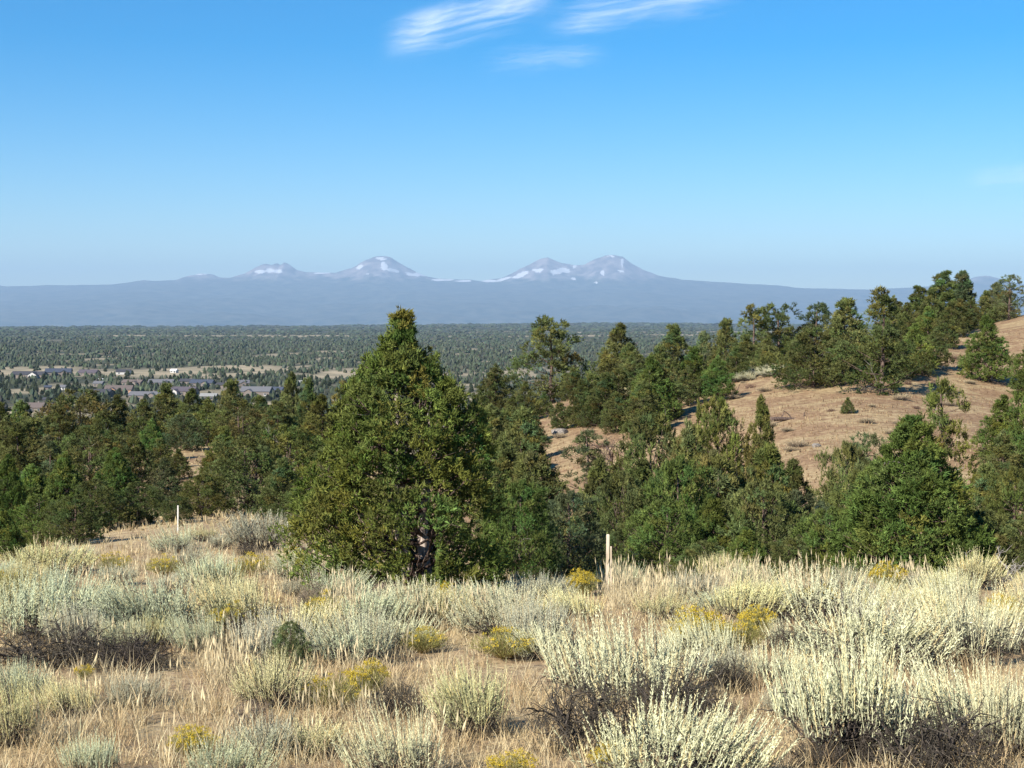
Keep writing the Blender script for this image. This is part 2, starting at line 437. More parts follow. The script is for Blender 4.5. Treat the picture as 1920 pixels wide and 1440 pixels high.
def mountain():
    xs = np.linspace(-27000, 27000, 860)
    ys = np.concatenate([np.linspace(25000, 50500, 40), np.linspace(51000, 59000, 74), np.linspace(60000, 72000, 8)])
    px = 960 + xs/MY*F_PX*1.0
    zl = np.interp(px, LOW[:, 0], LOW[:, 1]); zs = np.interp(px, SKY[:, 0], SKY[:, 1])
    def toz(py): return np.array([at(960, q, MY)[2] for q in py])
    HL, HS = toz(zl), toz(np.minimum(zs, zl))
    pk = HS-HL
    X, Y = np.meshgrid(xs, ys)
    base = -560.
    r = np.clip((Y-26000)/(MY-26000), 0, 1)
    foot = base + (HL[None]-base)*r**1.6
    back = np.clip((Y-MY)/15000, 0, 1)
    foot = foot - back*900
    wob = (fbm(X/2600, Y/2600, 51, 4)-.5)
    foot = foot + (wob*620+(fbm(X/900, Y/1300, 53, 4)-.5)*260)*np.sin(math.pi*np.clip(r, 0, 1))**1.2*(Y < MY)
    dy = (Y-MY)
    wdt = 1200 + 3.2*pk[None]
    fall = np.clip(1-np.abs(dy)/wdt, 0, 1)
    rid = np.abs(fbm(X/900 + dy/5200, Y/2600, 61, 4)-.5)*2
    shp = fall**1.25*(1-.55*(1-rid)*(1-fall)*1.3)
    Z = foot + pk[None]*np.maximum(shp, 0)
    Z = Z + (fbm(X/330, Y/500, 65, 4)-.5)*np.clip(pk[None]*.16+14, 0, 75)*(np.abs(dy) < 6000) - np.abs(fbm(X/700+dy/3500, Y/4000, 67, 3)-.5)*pk[None]*.5*fall*(1-fall)
    V = np.stack([X, Y, Z], -1).reshape(-1, 3)
    n0, n1 = len(xs), len(ys)
    ii = np.arange(n0*n1).reshape(n1, n0)
    Fq = np.stack([ii[:-1, :-1], ii[:-1, 1:], ii[1:, 1:], ii[1:, :-1]], -1).reshape(-1, 4)
    qx, qy = proj(V)
    sn = np.zeros(len(V))
    nz = (fbm(V[:, 0]/260, V[:, 2]/110, 71, 4)-.5)*1.5
    for (a, b, rx, ry, sl) in [(715, 485, 11, 3, .1), (674, 500, 7, 5, -.7), (722, 500, 8, 8, 0), (740, 508, 22, 5, .2), (768, 513, 18, 3, .25), (792, 516, 12, 2.5, .3),
        (690, 514, 5, 2, 0), (487, 510, 9, 3.5, 0), (508, 507, 8, 4, 0), (522, 509, 8, 3, 0), (600, 512, 16, 1.6, 0), (830, 525, 26, 2, 0), (872, 527, 20, 2, 0),
        (915, 527, 20, 2.6, 0), (945, 523, 14, 3, -.3), (978, 515, 16, 4.5, -.4), (1010, 506, 17, 4.5, -.2), (1040, 510, 15, 7, 0), (1062, 506, 11, 8, 0),
        (1077, 500, 7, 4, 0), (1076, 522, 7, 3, 0), (1130, 511, 5, 6, 0), (1118, 530, 3, 2, 0), (1163, 508, 6, 2, .3), (1150, 480, 8, 2, 0), (1166, 491, 3, 8, 0), (375, 514, 16, 1.5, 0)]:
        dx = qx-a; dyy = qy-b-sl*dx
        sn = np.maximum(sn, sstep(1.05, .75, np.sqrt((dx/rx)**2+(dyy/ry)**2) + nz*1.1))
    sn = sn*(np.abs(V[:, 1]-MY) < 5000)*(V[:, 1] < MY+900)
    rock = sstep(530, 512, qy + nz*14)*(np.abs(V[:, 1]-MY) < 6000)
    return mesh_np('mountains', V, Fq, np.stack([sn, rock, np.zeros(len(V))], 1), True)
def mount_build(nt, o):
    a = nd(nt, 'ShaderNodeAttribute', attribute_name='Col'); sep = nd(nt, 'ShaderNodeSeparateColor')
    nt.links.new(a.outputs['Color'], sep.inputs[0])
    geo = nd(nt, 'ShaderNodeNewGeometry')
    n = nd(nt, 'ShaderNodeTexNoise'); n.inputs['Scale'].default_value = .0025; n.inputs['Detail'].default_value = 6
    nt.links.new(geo.outputs['Position'], n.inputs[0])
    def ramp(stops):
        r = nd(nt, 'ShaderNodeValToRGB')
        for e, (p, c) in zip(r.color_ramp.elements, stops): e.position = p; e.color = (*c, 1)
        nt.links.new(n.outputs[0], r.inputs[0]); return r.outputs[0]
    fo = ramp([(.35, (.015, .025, .02)), (.65, (.09, .09, .07))])
    ro = ramp([(.38, (.12, .105, .11)), (.62, (.3, .255, .25))])
    m = nd(nt, 'ShaderNodeMix', data_type='RGBA'); nt.links.new(sep.outputs[1], m.inputs[0]); nt.links.new(fo, m.inputs[6]); nt.links.new(ro, m.inputs[7])
    m2 = nd(nt, 'ShaderNodeMix', data_type='RGBA'); n2_ = nd(nt, 'ShaderNodeTexNoise'); n2_.inputs['Scale'].default_value = .012; n2_.inputs['Detail'].default_value = 5
    nt.links.new(geo.outputs['Position'], n2_.inputs[0])
    ad = nd(nt, 'ShaderNodeMath', operation='MULTIPLY_ADD'); ad.inputs[1].default_value = .9
    sb = nd(nt, 'ShaderNodeMath', operation='SUBTRACT'); sb.inputs[1].default_value = .45
    nt.links.new(n2_.outputs[0], ad.inputs[0]); nt.links.new(sep.outputs[0], sb.inputs[0]); nt.links.new(sb.outputs[0], ad.inputs[2])
    rp = nd(nt, 'ShaderNodeMapRange'); rp.inputs[1].default_value = .48; rp.inputs[2].default_value = .66
    nt.links.new(ad.outputs[0], rp.inputs[0])
    nt.links.new(rp.outputs[0], m2.inputs[0]); nt.links.new(m.outputs[2], m2.inputs[6]); m2.inputs[7].default_value = (.6, .6, .62, 1)
    p = nd(nt, 'ShaderNodeBsdfDiffuse'); nt.links.new(m2.outputs[2], p.inputs[0]); nt.links.new(p.outputs[0], o.inputs[0])
M_MOUNT = mat('mountain_rock_snow', mount_build)
tag(obj('mountains', mountain(), M_MOUNT), 'hazy blue volcanic peaks with snow patches along the horizon', None, None, 'structure')

# ------------------------------------------------------------------ haze and clouds
def haze_build(nt, o):
    v = nd(nt, 'ShaderNodeVolumePrincipled')
    v.inputs['Color'].default_value = HAZE_COLOR
    v.inputs['Density'].default_value = HAZE_DENSITY
    v.inputs['Anisotropy'].default_value = 0.0
    nt.links.new(v.outputs[0], o.inputs['Volume'])
M_HAZE = mat('thin_smoke_haze', haze_build)
try: M_HAZE.cycles.homogeneous_volume = True
except Exception: pass
hx, y0, y1, z0, z1 = 40000, -6000, 76000, -1700, 2600
HV = np.array([(x, y, z) for z in (z0, z1) for y in (y0, y1) for x in (-hx, hx)], float)
HF = np.array([(0, 2, 3, 1), (4, 5, 7, 6), (0, 1, 5, 4), (2, 6, 7, 3), (0, 4, 6, 2), (1, 3, 7, 5)])
tag(obj('haze', mesh_np('haze', HV, HF), M_HAZE), 'thin bluish smoke haze filling the air over the plain', None, None, 'stuff')

def cloud(px0, py0, px1, py1, half, strength, label, seed, alt=6200.):
    """A streak of cirrus: three stacked undulating sheets of ice fibres at its real height."""
    mb = MB(); nu, nv = 150, 80
    for k in range(3):
        u = np.linspace(-.08, 1.08, nu); v = np.linspace(-.5, .5, nv)
        U, Vv = np.meshgrid(u, v)
        PX, PY = px0+(px1-px0)*U, py0+(py1-py0)*U - Vv*2*half
        xc, yc = (PX-960)/F_PX, (720-PY)/F_PX
        dirs = np.stack([xc, CP+yc*SP, -SP+yc*CP], -1)
        P = dirs*(alt/dirs[..., 2:3])
        P[..., 2] = alt + (k-1)*120 + (fbm(U*5, Vv*3, seed+k, 3)-.5)*160 - 200*Vv**2
        ii = np.arange(nu*nv).reshape(nv, nu)
        Fq = np.stack([ii[:-1, :-1], ii[:-1, 1:], ii[1:, 1:]], -1).reshape(-1, 3)
        Fq2 = np.stack([ii[:-1, :-1], ii[1:, 1:], ii[1:, :-1]], -1).reshape(-1, 3)
        fade = sstep(-.06, .25, U)*sstep(1.06, .7, U)*sstep(.5, .12, np.abs(Vv))
        wp = fbm(U*3, Vv*3, seed+77, 3)*1.6
        streak = fbm(U*2.2+Vv*1.5, Vv*12+U*4+wp*3, seed+5+k*3, 6)
        body = fbm(U*2.2, Vv*2, seed+40, 3)
        al = fade**1.5*strength*(.08+1.25*sstep(.34, .78, .6*streak+.4*body))
        mb.add(P.reshape(-1, 3), np.concatenate([Fq, Fq2]), np.stack([al.ravel(), U.ravel(), (Vv+.5).ravel()], 1))
    o = obj('cirrus_cloud', mb.mesh('cirrus_cloud', True), M_CLOUD)
    tag(o, label, 'cloud', 'cirrus wisps')
def cloud_build(nt, o):
    a = nd(nt, 'ShaderNodeAttribute', attribute_name='Col'); sep = nd(nt, 'ShaderNodeSeparateColor')
    nt.links.new(a.outputs['Color'], sep.inputs[0])
    d = nd(nt, 'ShaderNodeBsdfDiffuse'); d.inputs[0].default_value = (.9, .9, .9, 1)
    tl = nd(nt, 'ShaderNodeBsdfTranslucent'); tl.inputs[0].default_value = (.9, .9, .9, 1)
    m = nd(nt, 'ShaderNodeMixShader'); m.inputs[0].default_value = .95
    nt.links.new(d.outputs[0], m.inputs[1]); nt.links.new(tl.outputs[0], m.inputs[2])
    t = nd(nt, 'ShaderNodeBsdfTransparent'); m2 = nd(nt, 'ShaderNodeMixShader')
    nt.links.new(sep.outputs[0], m2.inputs[0]); nt.links.new(t.outputs[0], m2.inputs[1]); nt.links.new(m.outputs[0], m2.inputs[2])
    nt.links.new(m2.outputs[0], o.inputs[0])
M_CLOUD = mat('cirrus', cloud_build)
cloud(715, 80, 1050, -14, 50, .22, 'brightest white cirrus streak high above the peaks', 201)
cloud(1015, 44, 1400, -16, 36, .13, 'long pale cirrus band slanting up beside the brightest streak', 211)
cloud(890, 118, 1150, 98, 26, .055, 'small faint cirrus wisp floating below the brighter streaks', 221)
cloud(1800, 340, 2080, 305, 30, .06, 'thin faint cirrus smear low over the wooded hill', 231)

# ------------------------------------------------------------------ junipers
def juniper(seed, env, H, nb, nc, ns, nf, leaf, gaps=.0, col=(.130, .156, .054), brown=.15, tight=.27, spires=(), hole=None, trunk_r=.09, trunks=((0, 0),), dead=0, limb_out=.75, top_spire=True, clump=1.0, up=.55):
    """Tree of height H: env(t, angle) gives the crown radius at height fraction t. Returns parts (name, mesh, material)."""
    rng = np.random.default_rng(seed)
    fol, wood, limb, dws = MB(), MB(), MB(), []
    col = np.array(col)
    # boughs
    tg = np.linspace(.02, 1, 200)
    cw = np.cumsum([float(np.interp(q, env.t, env.r))/env.rmax + .3 for q in tg]); cw /= cw[-1]
    ts = np.interp(np.clip((np.arange(nb)+.5+rng.normal(size=nb)*.4)/nb, 0, 1), cw, tg)
    lines = []
    for (ox, oy) in trunks:
        th = H*(.93 if (ox, oy) == (0, 0) else .7)
        n = 9
        tt = np.linspace(0, 1, n)
        ln = np.stack([ox*(1+.6*tt)+.035*H*np.cumsum(rng.normal(size=n))*.18, oy*(1+.6*tt)+.035*H*np.cumsum(rng.normal(size=n))*.18, tt*th-.05*H], 1)
        cx = np.array([env.cx(q) for q in np.clip(ln[:, 2]/H, 0, 1)]); ln[:, 0] += cx
        lines.append(ln)
        tube(wood, ln, trunk_r*(1-.9*tt)**.8 + trunk_r*.12 + trunk_r*.5*np.exp(-tt*16), 7, (1, 1, 1))
    jobs = [(t, None) for t in ts] + [(z/H, (x, y, z, r)) for (x, y, z, r) in spires]
    for i, (t, sp_) in enumerate(jobs):
        ang = i*2.39996 + rng.normal()*.35
        R = env(t, ang)
        fr = limb_out + rng.normal()*.12
        c = np.array((env.cx(t)+math.cos(ang)*R*fr, math.sin(ang)*R*fr, t*H*.97))
        if sp_ is not None: c = np.array(sp_[:3]); ang = math.atan2(c[1], c[0])
        if sp_ is None and rng.random() < gaps: continue
        bs = np.clip(.34*R + .05*H*(.6+.6*rng.random()), .045*H, .3*H)*clump
        outw = np.array((math.cos(ang), math.sin(ang), up + 1.4*max(0, t-.6)))
        if sp_ is not None: bs = sp_[3]; outw = np.array((0, 0, 1.))
        outw /= np.linalg.norm(outw)
        # limb from trunk to bough
        ln = lines[i % len(lines)]
        k = np.searchsorted(ln[:, 2], max(.02, c[2]-.35*R-.05*H)); k = min(k, len(ln)-1)
        p0 = ln[k]; mid = (p0+c)/2 + np.array((0, 0, -.08*R)) + rng.normal(size=3)*.03*R
        tube(limb, np.stack([p0, mid, c, c+outw*bs*.6]), np.array((.32, .22, .14, .05))*trunk_r*(1.1-t*.6), 5, (1, 1, 1))
        bcol = col*(1+rng.normal()*.14)*np.array((1+rng.normal()*.10, 1, 1+rng.normal()*.08))
        if rng.random() < brown: bcol = bcol*np.array((1.16, .99, .95))
        # clumps on the bough
        d = norm(rng.normal(size=(nc, 3)) + outw*.55 + np.array((0, 0, .25)))
        cc = c + d*bs*(.45+.6*rng.random((nc, 1)))*np.array((1, 1, .9))
        cd = norm(d*.7 + outw*.5 + np.array((0, 0, .75)))
        if sp_ is not None: cc[:, 2] += (rng.random(nc)**1.5)*bs*1.6; cc[:, :2] = c[:2] + (cc[:, :2]-c[:2])*np.clip(1.1-(cc[:, 2:3]-c[2])/(bs*2.2), .15, 1)
        cs = bs*tight*(.7+.6*rng.random(nc))
        # sprays
        P = np.repeat(cc, ns, 0); D0 = np.repeat(cd, ns, 0); S = np.repeat(cs, ns)[:, None]
        dd = norm(rng.normal(size=P.shape) + D0*.9)
        P = P + dd*S*(.3+.7*rng.random((len(P), 1))) + D0*S*(rng.random((len(P), 1))-.3)*1.1
        D = norm(dd*.8 + D0*.8 + rng.normal(size=P.shape)*.25)
        ccol = np.repeat(bcol*(1+rng.normal(size=(nc, 1))*.16), ns, 0)*(1+rng.normal(size=(len(P), 1))*.14)
        # leaflets
        P2 = np.repeat(P, nf, 0); D2 = np.repeat(D, nf, 0)
        L = leaf*(.7+.7*rng.random(len(P2)))
        P2 = P2 + D2*(leaf*rng.random((len(P2), 1))*.9) + rng.normal(size=P2.shape)*leaf*.18
        D3 = norm(D2 + rng.normal(size=P2.shape)*.5)
        if hole is not None:
            kp = ~((P2[:, 0] > hole[0]) & (P2[:, 0] < hole[1]) & (P2[:, 1] < 0) & (P2[:, 2] > hole[2]) & (P2[:, 2] < hole[3]))
            P2, D3, L = P2[kp], D3[kp], L[kp]
        else: kp = slice(None)
        C2 = np.clip(np.repeat(ccol, nf, 0)[kp]*(1+rng.normal(size=(len(P2), 1))*.15), .006, .5)
        spikes(fol, P2, D3, L, L*.15, C2, rng)
        if rng.random() < .35:
            for _ in range(2):
                l2, _d = wander(c, norm(rng.normal(size=3)+outw), bs*1.2, 3, .3, rng)
                tube(limb, l2, np.linspace(.05, .015, 4)*trunk_r*1.6, 3, (1, 1, 1))
    for k in range(dead):
        t = .08+.8*rng.random(); ang = rng.random()*6.283; R = env(t, ang)*.92
        ln = lines[0]; p0 = np.array((env.cx(t), 0, t*H)); dw = MB(); dws.append(dw)
        l2, dl = wander(p0, (math.cos(ang), math.sin(ang), .35), R*1.15, 6, .22, rng)
        tube(dw, l2, np.linspace(.2, .05, 7)*trunk_r, 4, (1, 1, 1))
        for j in range(2, 6):
            l3, _ = wander(l2[j], dl+rng.normal(size=3)*.6, R*.4, 3, .25, rng)
            tube(dw, l3, np.linspace(.08, .03, 4)*trunk_r, 3, (1, 1, 1))
    parts = [('trunk', wood.mesh('juniper_trunk', True), M_BARK), ('limb_framework', limb.mesh('juniper_limbs', True), M_BARK), ('crown', fol.mesh('juniper_crown'), M_JUN)]
    for dw in dws: parts.append(('dead_branch', dw.mesh('juniper_dead_branch'), M_DEADWOOD))
    for nme, me, m in parts: me.materials.append(m)
    return parts
class Env:
    def __init__(s, pts, wob=.14, seed=0, cx=None):
        s.t = [p[0] for p in pts]; s.r = [p[1] for p in pts]; s.rmax = max(s.r); s.wob = wob
        s.ph = np.random.default_rng(seed).random(6)*6.283; s.c = cx
    def __call__(s, t, a):
        r = float(np.interp(t, s.t, s.r))
        return r*(1+s.wob*(math.sin(2*a+s.ph[0]+5*t)+.7*math.sin(3*a+s.ph[1]-8*t)+.6*math.sin(13*t+s.ph[2])))
    def cx(s, t): return 0. if s.c is None else float(np.interp(t, [p[0] for p in s.c], [p[1] for p in s.c]))

# the near juniper in front of the plain
MD = 20.5
mb_ = at(790, 1125, MD); mtop = at(752, 578, MD)
mbase_z = gz(mb_[0], MD)
MH = mtop[2]-mbase_z
def _mt(py): return (at(760, py, MD)[2]-mbase_z)/MH
prof = [(1125, 605, 945), (1080, 588, 950), (1000, 574, 938), (930, 584, 926), (880, 598, 920), (830, 614, 912), (780, 632, 892), (740, 647, 865), (710, 672, 832), (685, 692, 814), (665, 712, 796), (645, 728, 782), (622, 740, 768), (585, 752, 759)]
e_pts, c_pts = [], []
for py, a, b in prof:
    t = float(np.clip(_mt(py), 0, 1))
    e_pts.append((t, (b-a)/2/F_PX*MD*.93)); c_pts.append((t, ((a+b)/2-790)/F_PX*MD))
e_pts.append((1.0, .02)); c_pts.append((1.0, (755-790)/F_PX*MD))
env_main = Env(e_pts, .085, 3, c_pts)
def ml(px, py, y): q = at(px, py, MD); return (q[0]-mb_[0], y, q[2]-mbase_z)
sp_main = [(*ml(752, 652, 0), .18), (*ml(756, 622, 0), .09), (*ml(725, 690, -.1), .18), (*ml(688, 728, -.15), .2), (*ml(668, 760, 0), .2), (*ml(814, 715, -.1), .18), (*ml(790, 692, .1), .16), (*ml(836, 755, 0), .2),
           (*ml(893, 805, .1), .2), (*ml(645, 815, -.2), .22), (*ml(760, 705, -.2), .2), (*ml(730, 740, -.4), .22), (*ml(790, 760, -.4), .22), (*ml(905, 870, -.2), .22), (*ml(620, 890, -.2), .25), (*ml(600, 970, -.3), .26)]
main_parts = juniper(11, env_main, MH*.985, 185, 12, 10, 5, .056, gaps=.13, col=(.126, .162, .042), brown=.18, trunk_r=.095, trunks=((0, 0), (.17, -.05)), dead=3, limb_out=.74, clump=.68, up=.8, tight=.27, spires=sp_main, hole=(-.09, .25, .42, 1.1))
M_PALEBARK = bark_mat('pale_shreddy_bark', (.17, .13, .11), (.5, .42, .36), 34, .5)
main_parts[0][1].materials.clear(); main_parts[0][1].materials.append(M_PALEBARK)
thing('juniper_tree', main_parts, (mb_[0], MD, mbase_z), 0, (1, 1, 1), 'tall bushy green juniper with two pale trunks standing alone in front of the plain', 'tree')

PROT = {}
def P_(k, **kw):
    PROT[k] = juniper(**kw)
def std(nb=54, nc=10, ns=8, nf=5, leaf=.12): return dict(nb=nb, nc=nc, ns=ns, nf=nf, leaf=leaf)
P_('cone', seed=21, env=Env([(0, 1.15), (.12, 1.35), (.35, 1.1), (.6, .75), (.8, .42), (.93, .16), (1, .03)], .1, 1), H=4.6, **std(), brown=.12, spires=((0, 0, 3.0, .5), (.05, 0, 3.5, .32), (0, .05, 3.9, .2), (0, 0, 4.2, .12)))
P_('cone2', seed=22, env=Env([(0, .9), (.15, 1.2), (.4, 1.15), (.6, .8), (.78, .36), (.9, .2), (1, .05)], .16, 2), H=4.6, **std(), brown=.25, dead=1)
P_('round', seed=23, env=Env([(0, .9), (.15, 1.45), (.45, 1.6), (.7, 1.25), (.88, .75), (1, .15)], .13, 3), H=4.0, **std(54), brown=.12, up=.35)
P_('round2', seed=24, env=Env([(0, .7), (.2, 1.3), (.5, 1.55), (.75, 1.35), (.9, .8), (1, .2)], .2, 4), H=4.0, **std(48), brown=.3, dead=2, gaps=.1, trunks=((0, 0), (.3, .1)))
P_('broad', seed=25, env=Env([(0, 1.5), (.15, 1.9), (.4, 1.75), (.65, 1.3), (.85, .8), (1, .2)], .16, 5), H=3.8, **std(60), brown=.18, dead=1, trunks=((0, 0), (-.25, .2), (.3, -.1)), up=.3)
P_('pine', seed=26, env=Env([(0, .3), (.2, .6), (.3, 1.25), (.42, 1.2), (.5, .85), (.62, 1.1), (.75, .85), (.88, .75), (1, .3)], .22, 6), H=5.2, **std(36, 10, 9, 5, .125), brown=.1, gaps=.12, trunk_r=.12, dead=2, up=.15, clump=.95)
P_('ragged', seed=27, env=Env([(0, .9), (.2, 1.3), (.45, 1.0), (.6, .6), (.75, .45), (.9, .3), (1, .2)], .25, 7), H=5.0, **std(36), brown=.35, gaps=.15, dead=4)
P_('column', seed=28, env=Env([(0, .55), (.2, .7), (.5, .62), (.75, .42), (.92, .18), (1, .04)], .10, 8), H=4.6, **std(60), brown=.2, clump=.8, up=.9)
P_('sparse', seed=29, env=Env([(0, .5), (.2, .9), (.45, 1.0), (.7, .8), (.9, .45), (1, .15)], .3, 9), H=4.4, **std(34, 8, 7, 5, .11), brown=.3, gaps=.25, dead=3, clump=.85)
P_('fine', seed=30, env=Env([(0, 1.4), (.1, 1.5), (.3, 1.22), (.5, .95), (.7, .62), (.85, .34), (1, .05)], .05, 10), H=3.6, nb=115, nc=12, ns=9, nf=5, leaf=.072, brown=.12, gaps=.03, dead=1, clump=.8, spires=((0, 0, 2.2, .42), (.1, -.1, 2.55, .3), (0, 0, 2.9, .2), (0, 0, 3.15, .12), (-.4, -.3, 1.8, .38), (.45, -.25, 1.8, .38), (.1, -.5, 1.9, .36), (-.7, -.3, 1.2, .4), (.75, -.2, 1.2, .4)))
P_('fine2', seed=31, env=Env([(0, 1.0), (.15, 1.35), (.45, 1.4), (.7, 1.05), (.88, .6), (1, .12)], .18, 11), H=3.2, nb=76, nc=11, ns=9, nf=5, leaf=.075, brown=.22, gaps=.05, dead=1, clump=.85, trunks=((0, 0), (.2, .1)))
P_('tall', seed=32, env=Env([(0, .8), (.15, 1.15), (.4, 1.2), (.65, .95), (.85, .55), (1, .1)], .17, 12), H=4.6, **std(), brown=.15, dead=1, up=.7)
P_('tall2', seed=33, env=Env([(0, .9), (.15, 1.2), (.4, 1.15), (.6, .85), (.75, .5), (.9, .22), (1, .06)], .2, 13), H=4.6, **std(), brown=.2, gaps=.08, up=.8, spires=((.5, .1, 3.2, .42), (.55, .1, 3.7, .25), (-.35, -.2, 3.0, .4), (.0, .0, 4.2, .25)))
PH = dict(tall=4.6, tall2=4.6, cone=4.6, cone2=4.6, round=4.0, round2=4.0, broad=3.8, pine=5.2, ragged=5.0, column=4.6, sparse=4.4, fine=3.6, fine2=3.2)
PW = dict(tall=2.6, tall2=2.6, cone=2.9, cone2=2.6, round=3.5, round2=3.4, broad=4.1, pine=2.8, ragged=2.7, column=1.6, sparse=2.2, fine=3.2, fine2=3.0)
TINT = dict(o=(1.02, .98, 1.0), g=(.92, 1.1, .85), b=(.93, .95, 1.3), y=(1.16, 1.1, .95), r=(1.16, 1.0, 1.05), d=(.8, .82, .85), k=(.98, 1.0, 1.0))
rt = random.Random(5)
def slope_d(px, py, lo=48., hi=150.):
    """Distance at which the hill is seen at this pixel."""
    ds = np.linspace(lo, hi, 200)
    pts = np.array([at(px, py, q) for q in ds])
    diff = pts[:, 2]-height(pts[:, 0], pts[:, 1])
    k = int(np.argmax(diff < 0))
    return float(ds[k]) if diff[k] < 0 else 104.
SHAPE = dict(cone='pointed', cone2='rough pointed', round='rounded', round2='loose rounded', broad='wide spreading', pine='tiered', column='slim', sparse='thin open', tall='upright oval', tall2='twin topped', fine='dense pointed', fine2='dense bushy', ragged='ragged')
HUE = dict(o='olive', g='bright green', b='bluish grey', y='yellowish', r='rust tinged', d='dark', k='mid green')
def tree(px, py, d, w, kind, tint, label, group=None):
    kinds = kind
    if group and kind in ('round', 'broad', 'round2'):
        tree.n = getattr(tree, 'n', 0)+1
        kind = kinds = ({0: 'cone', 1: 'tall2', 2: 'cone2', 3: 'cone', 4: 'tall'} if group == HG else {0: 'cone', 1: 'tall', 2: 'cone2', 3: kind, 4: 'tall2'})[tree.n % 5]
    if group: label = '%s %s %s' % (SHAPE[kind], HUE[tint], label)
    if d > 400: d = slope_d(px, d)          # given as the row of its foot on the hill
    p = at(px, py, d); zg = gz(p[0], d)
    h = p[2]-zg
    if h < .5 or h > 11: print('TREE?', px, py, d, round(h, 2))
    h = max(h, .6)
    sz = h/PH[kinds]/.99
    sw = (w/F_PX*d)/PW[kinds]
    sw = min(max(sw*1.0, .55*sz), 1.22*sz)
    thing('juniper_tree', PROT[kinds], (p[0], d, zg-.04*sz), rt.random()*6.283, (sw, sw, sz), label, 'tree', group, TINT[tint])
HG = 'junipers on the hill crest'
SL = 'junipers in the dense thicket below the bare slope'
LF = 'junipers crowding the slope above the houses'
crest = 'juniper among those crowding the crest of the bare hill'
thick = 'juniper in the thicket between the sagebrush and the bare slope'
leftl = 'juniper in the wood on the slope above the houses'
# hill crest
for t in [(930, 690, 100, 100, 'round', 'o'), (985, 718, 95, 100, 'round2', 'o'), (1075, 690, 108, 95, 'round', 'o'), (1110, 700, 795, 100, 'broad', 'k'),
          (1135, 700, 800, 110, 'round', 'd'), (1190, 660, 108, 100, 'round2', 'o'), (1222, 672, 795, 130, 'round', 'g'), (1205, 715, 818, 120, 'round2', 'k'), (1160, 690, 778, 100, 'round2', 'o'),
          (1300, 650, 745, 130, 'round', 'g'), (1345, 672, 752, 130, 'broad', 'g'), (1265, 680, 750, 120, 'round2', 'k'), (1320, 622, 122, 70, 'round2', 'b'),
          (1400, 628, 706, 110, 'cone', 'o'), (1440, 632, 700, 110, 'cone2', 'o'), (1480, 625, 112, 90, 'round2', 'b'), (1625, 630, 712, 120, 'broad', 'o'),
          (1690, 600, 104, 120, 'round', 'o'), (1700, 570, 116, 120, 'round', 'o'), (1722, 535, 120, 45, 'column', 'k'), (1740, 575, 112, 120, 'cone', 'g'), (1748, 540, 119, 60, 'cone', 'k'),
          (1772, 585, 108, 110, 'cone2', 'o'), (1785, 565, 116, 95, 'round', 'o'), (1690, 640, 715, 140, 'broad', 'k'), (1730, 655, 705, 110, 'broad', 'd'), (1660, 600, 100, 110, 'cone', 'k'), (1755, 620, 690, 110, 'broad', 'o'),
          (1820, 565, 132, 120, 'round', 'o'), (1850, 545, 136, 140, 'round2', 'o'), (1885, 545, 138, 120, 'broad', 'o'), (1935, 640, 745, 80, 'round', 'g'), (1600, 605, 112, 90, 'round2', 'o'), (1560, 615, 108, 90, 'cone', 'k'),
          (960, 745, 815, 110, 'broad', 'o'), (1020, 735, 98, 100, 'round', 'k'), (1050, 755, 806, 100, 'round', 'd'), (1000, 770, 830, 100, 'round2', 'o'), (1495, 640, 712, 90, 'round', 'o'), (1092, 715, 800, 90, 'round', 'k'), (1155, 735, 812, 90, 'broad', 'o'), (1245, 690, 790, 100, 'round', 'o'), (1180, 645, 112, 90, 'round', 'o'), (1235, 650, 108, 90, 'round2', 'k'),
          (905, 745, 92, 100, 'round', 'o'), (945, 770, 82, 100, 'round', 'k'), (1000, 795, 76, 90, 'round', 'o'), (1380, 650, 715, 90, 'round', 'k'), (1675, 560, 118, 90, 'round', 'o'), (1715, 610, 700, 110, 'round', 'g'), (1735, 560, 120, 80, 'round', 'k'), (1800, 560, 128, 90, 'round', 'o'), (1868, 530, 140, 90, 'round', 'b'), (1290, 690, 762, 100, 'round', 'o')]:
    tree(*t, crest, HG)
tree(1036, 598, 118, 112, 'pine', 'o', 'tall tiered juniper with rounded top rising above the crest against the plain')
tree(1160, 611, 116, 110, 'cone2', 'o', 'pointed dark juniper on the crest beside the tall tiered one')
tree(1262, 609, 112, 95, 'cone', 'o', 'blunt cone shaped juniper on the crest before the far plain')
tree(1362, 598, 114, 75, 'cone', 'o', 'narrow spire topped juniper on the crest before the hazy foothills')
tree(1413, 574, 108, 85, 'ragged', 'o', 'thin topped juniper with a small tuft on its bare leader')
tree(1455, 572, 112, 115, 'pine', 'k', 'flat topped dark juniper with spreading upper limbs on the crest')
tree(1530, 571, 114, 95, 'pine', 'b', 'grey green round headed juniper behind the low broad one on the crest')
tree(1522, 618, 724, 150, 'broad', 'o', 'low broad juniper whose skirt reaches the bare slope')
tree(1587, 560, 704, 130, 'cone', 'o', 'tall dense pointed juniper beside the low broad one on the slope')
tree(1652, 543, 738, 150, 'ragged', 'k', 'ragged juniper with a pale bare trunk and broken top')
tree(1772, 507, 122, 70, 'column', 'k', 'tallest slim pointed juniper on top of the hill')
tree(1806, 507, 138, 50, 'column', 'b', 'pale grey slim juniper just behind the tallest pointed one')
tree(1893, 512, 132, 110, 'sparse', 'b', 'grey twiggy half dead juniper on the hill top')
tree(1850, 596, 716, 100, 'cone2', 'g', 'dark green juniper standing alone on the upper bare slope')
tree(1590, 745, 778, 28, 'cone', 'k', 'tiny lone juniper seedling in the middle of the bare slope')
tree(1765, 700, 47, 110, 'sparse', 'y', 'open yellowish juniper with gaps showing the slope behind')
tree(1710, 785, 27, 320, 'fine', 'g', 'big dense bright green conical juniper at the edge of the sagebrush')
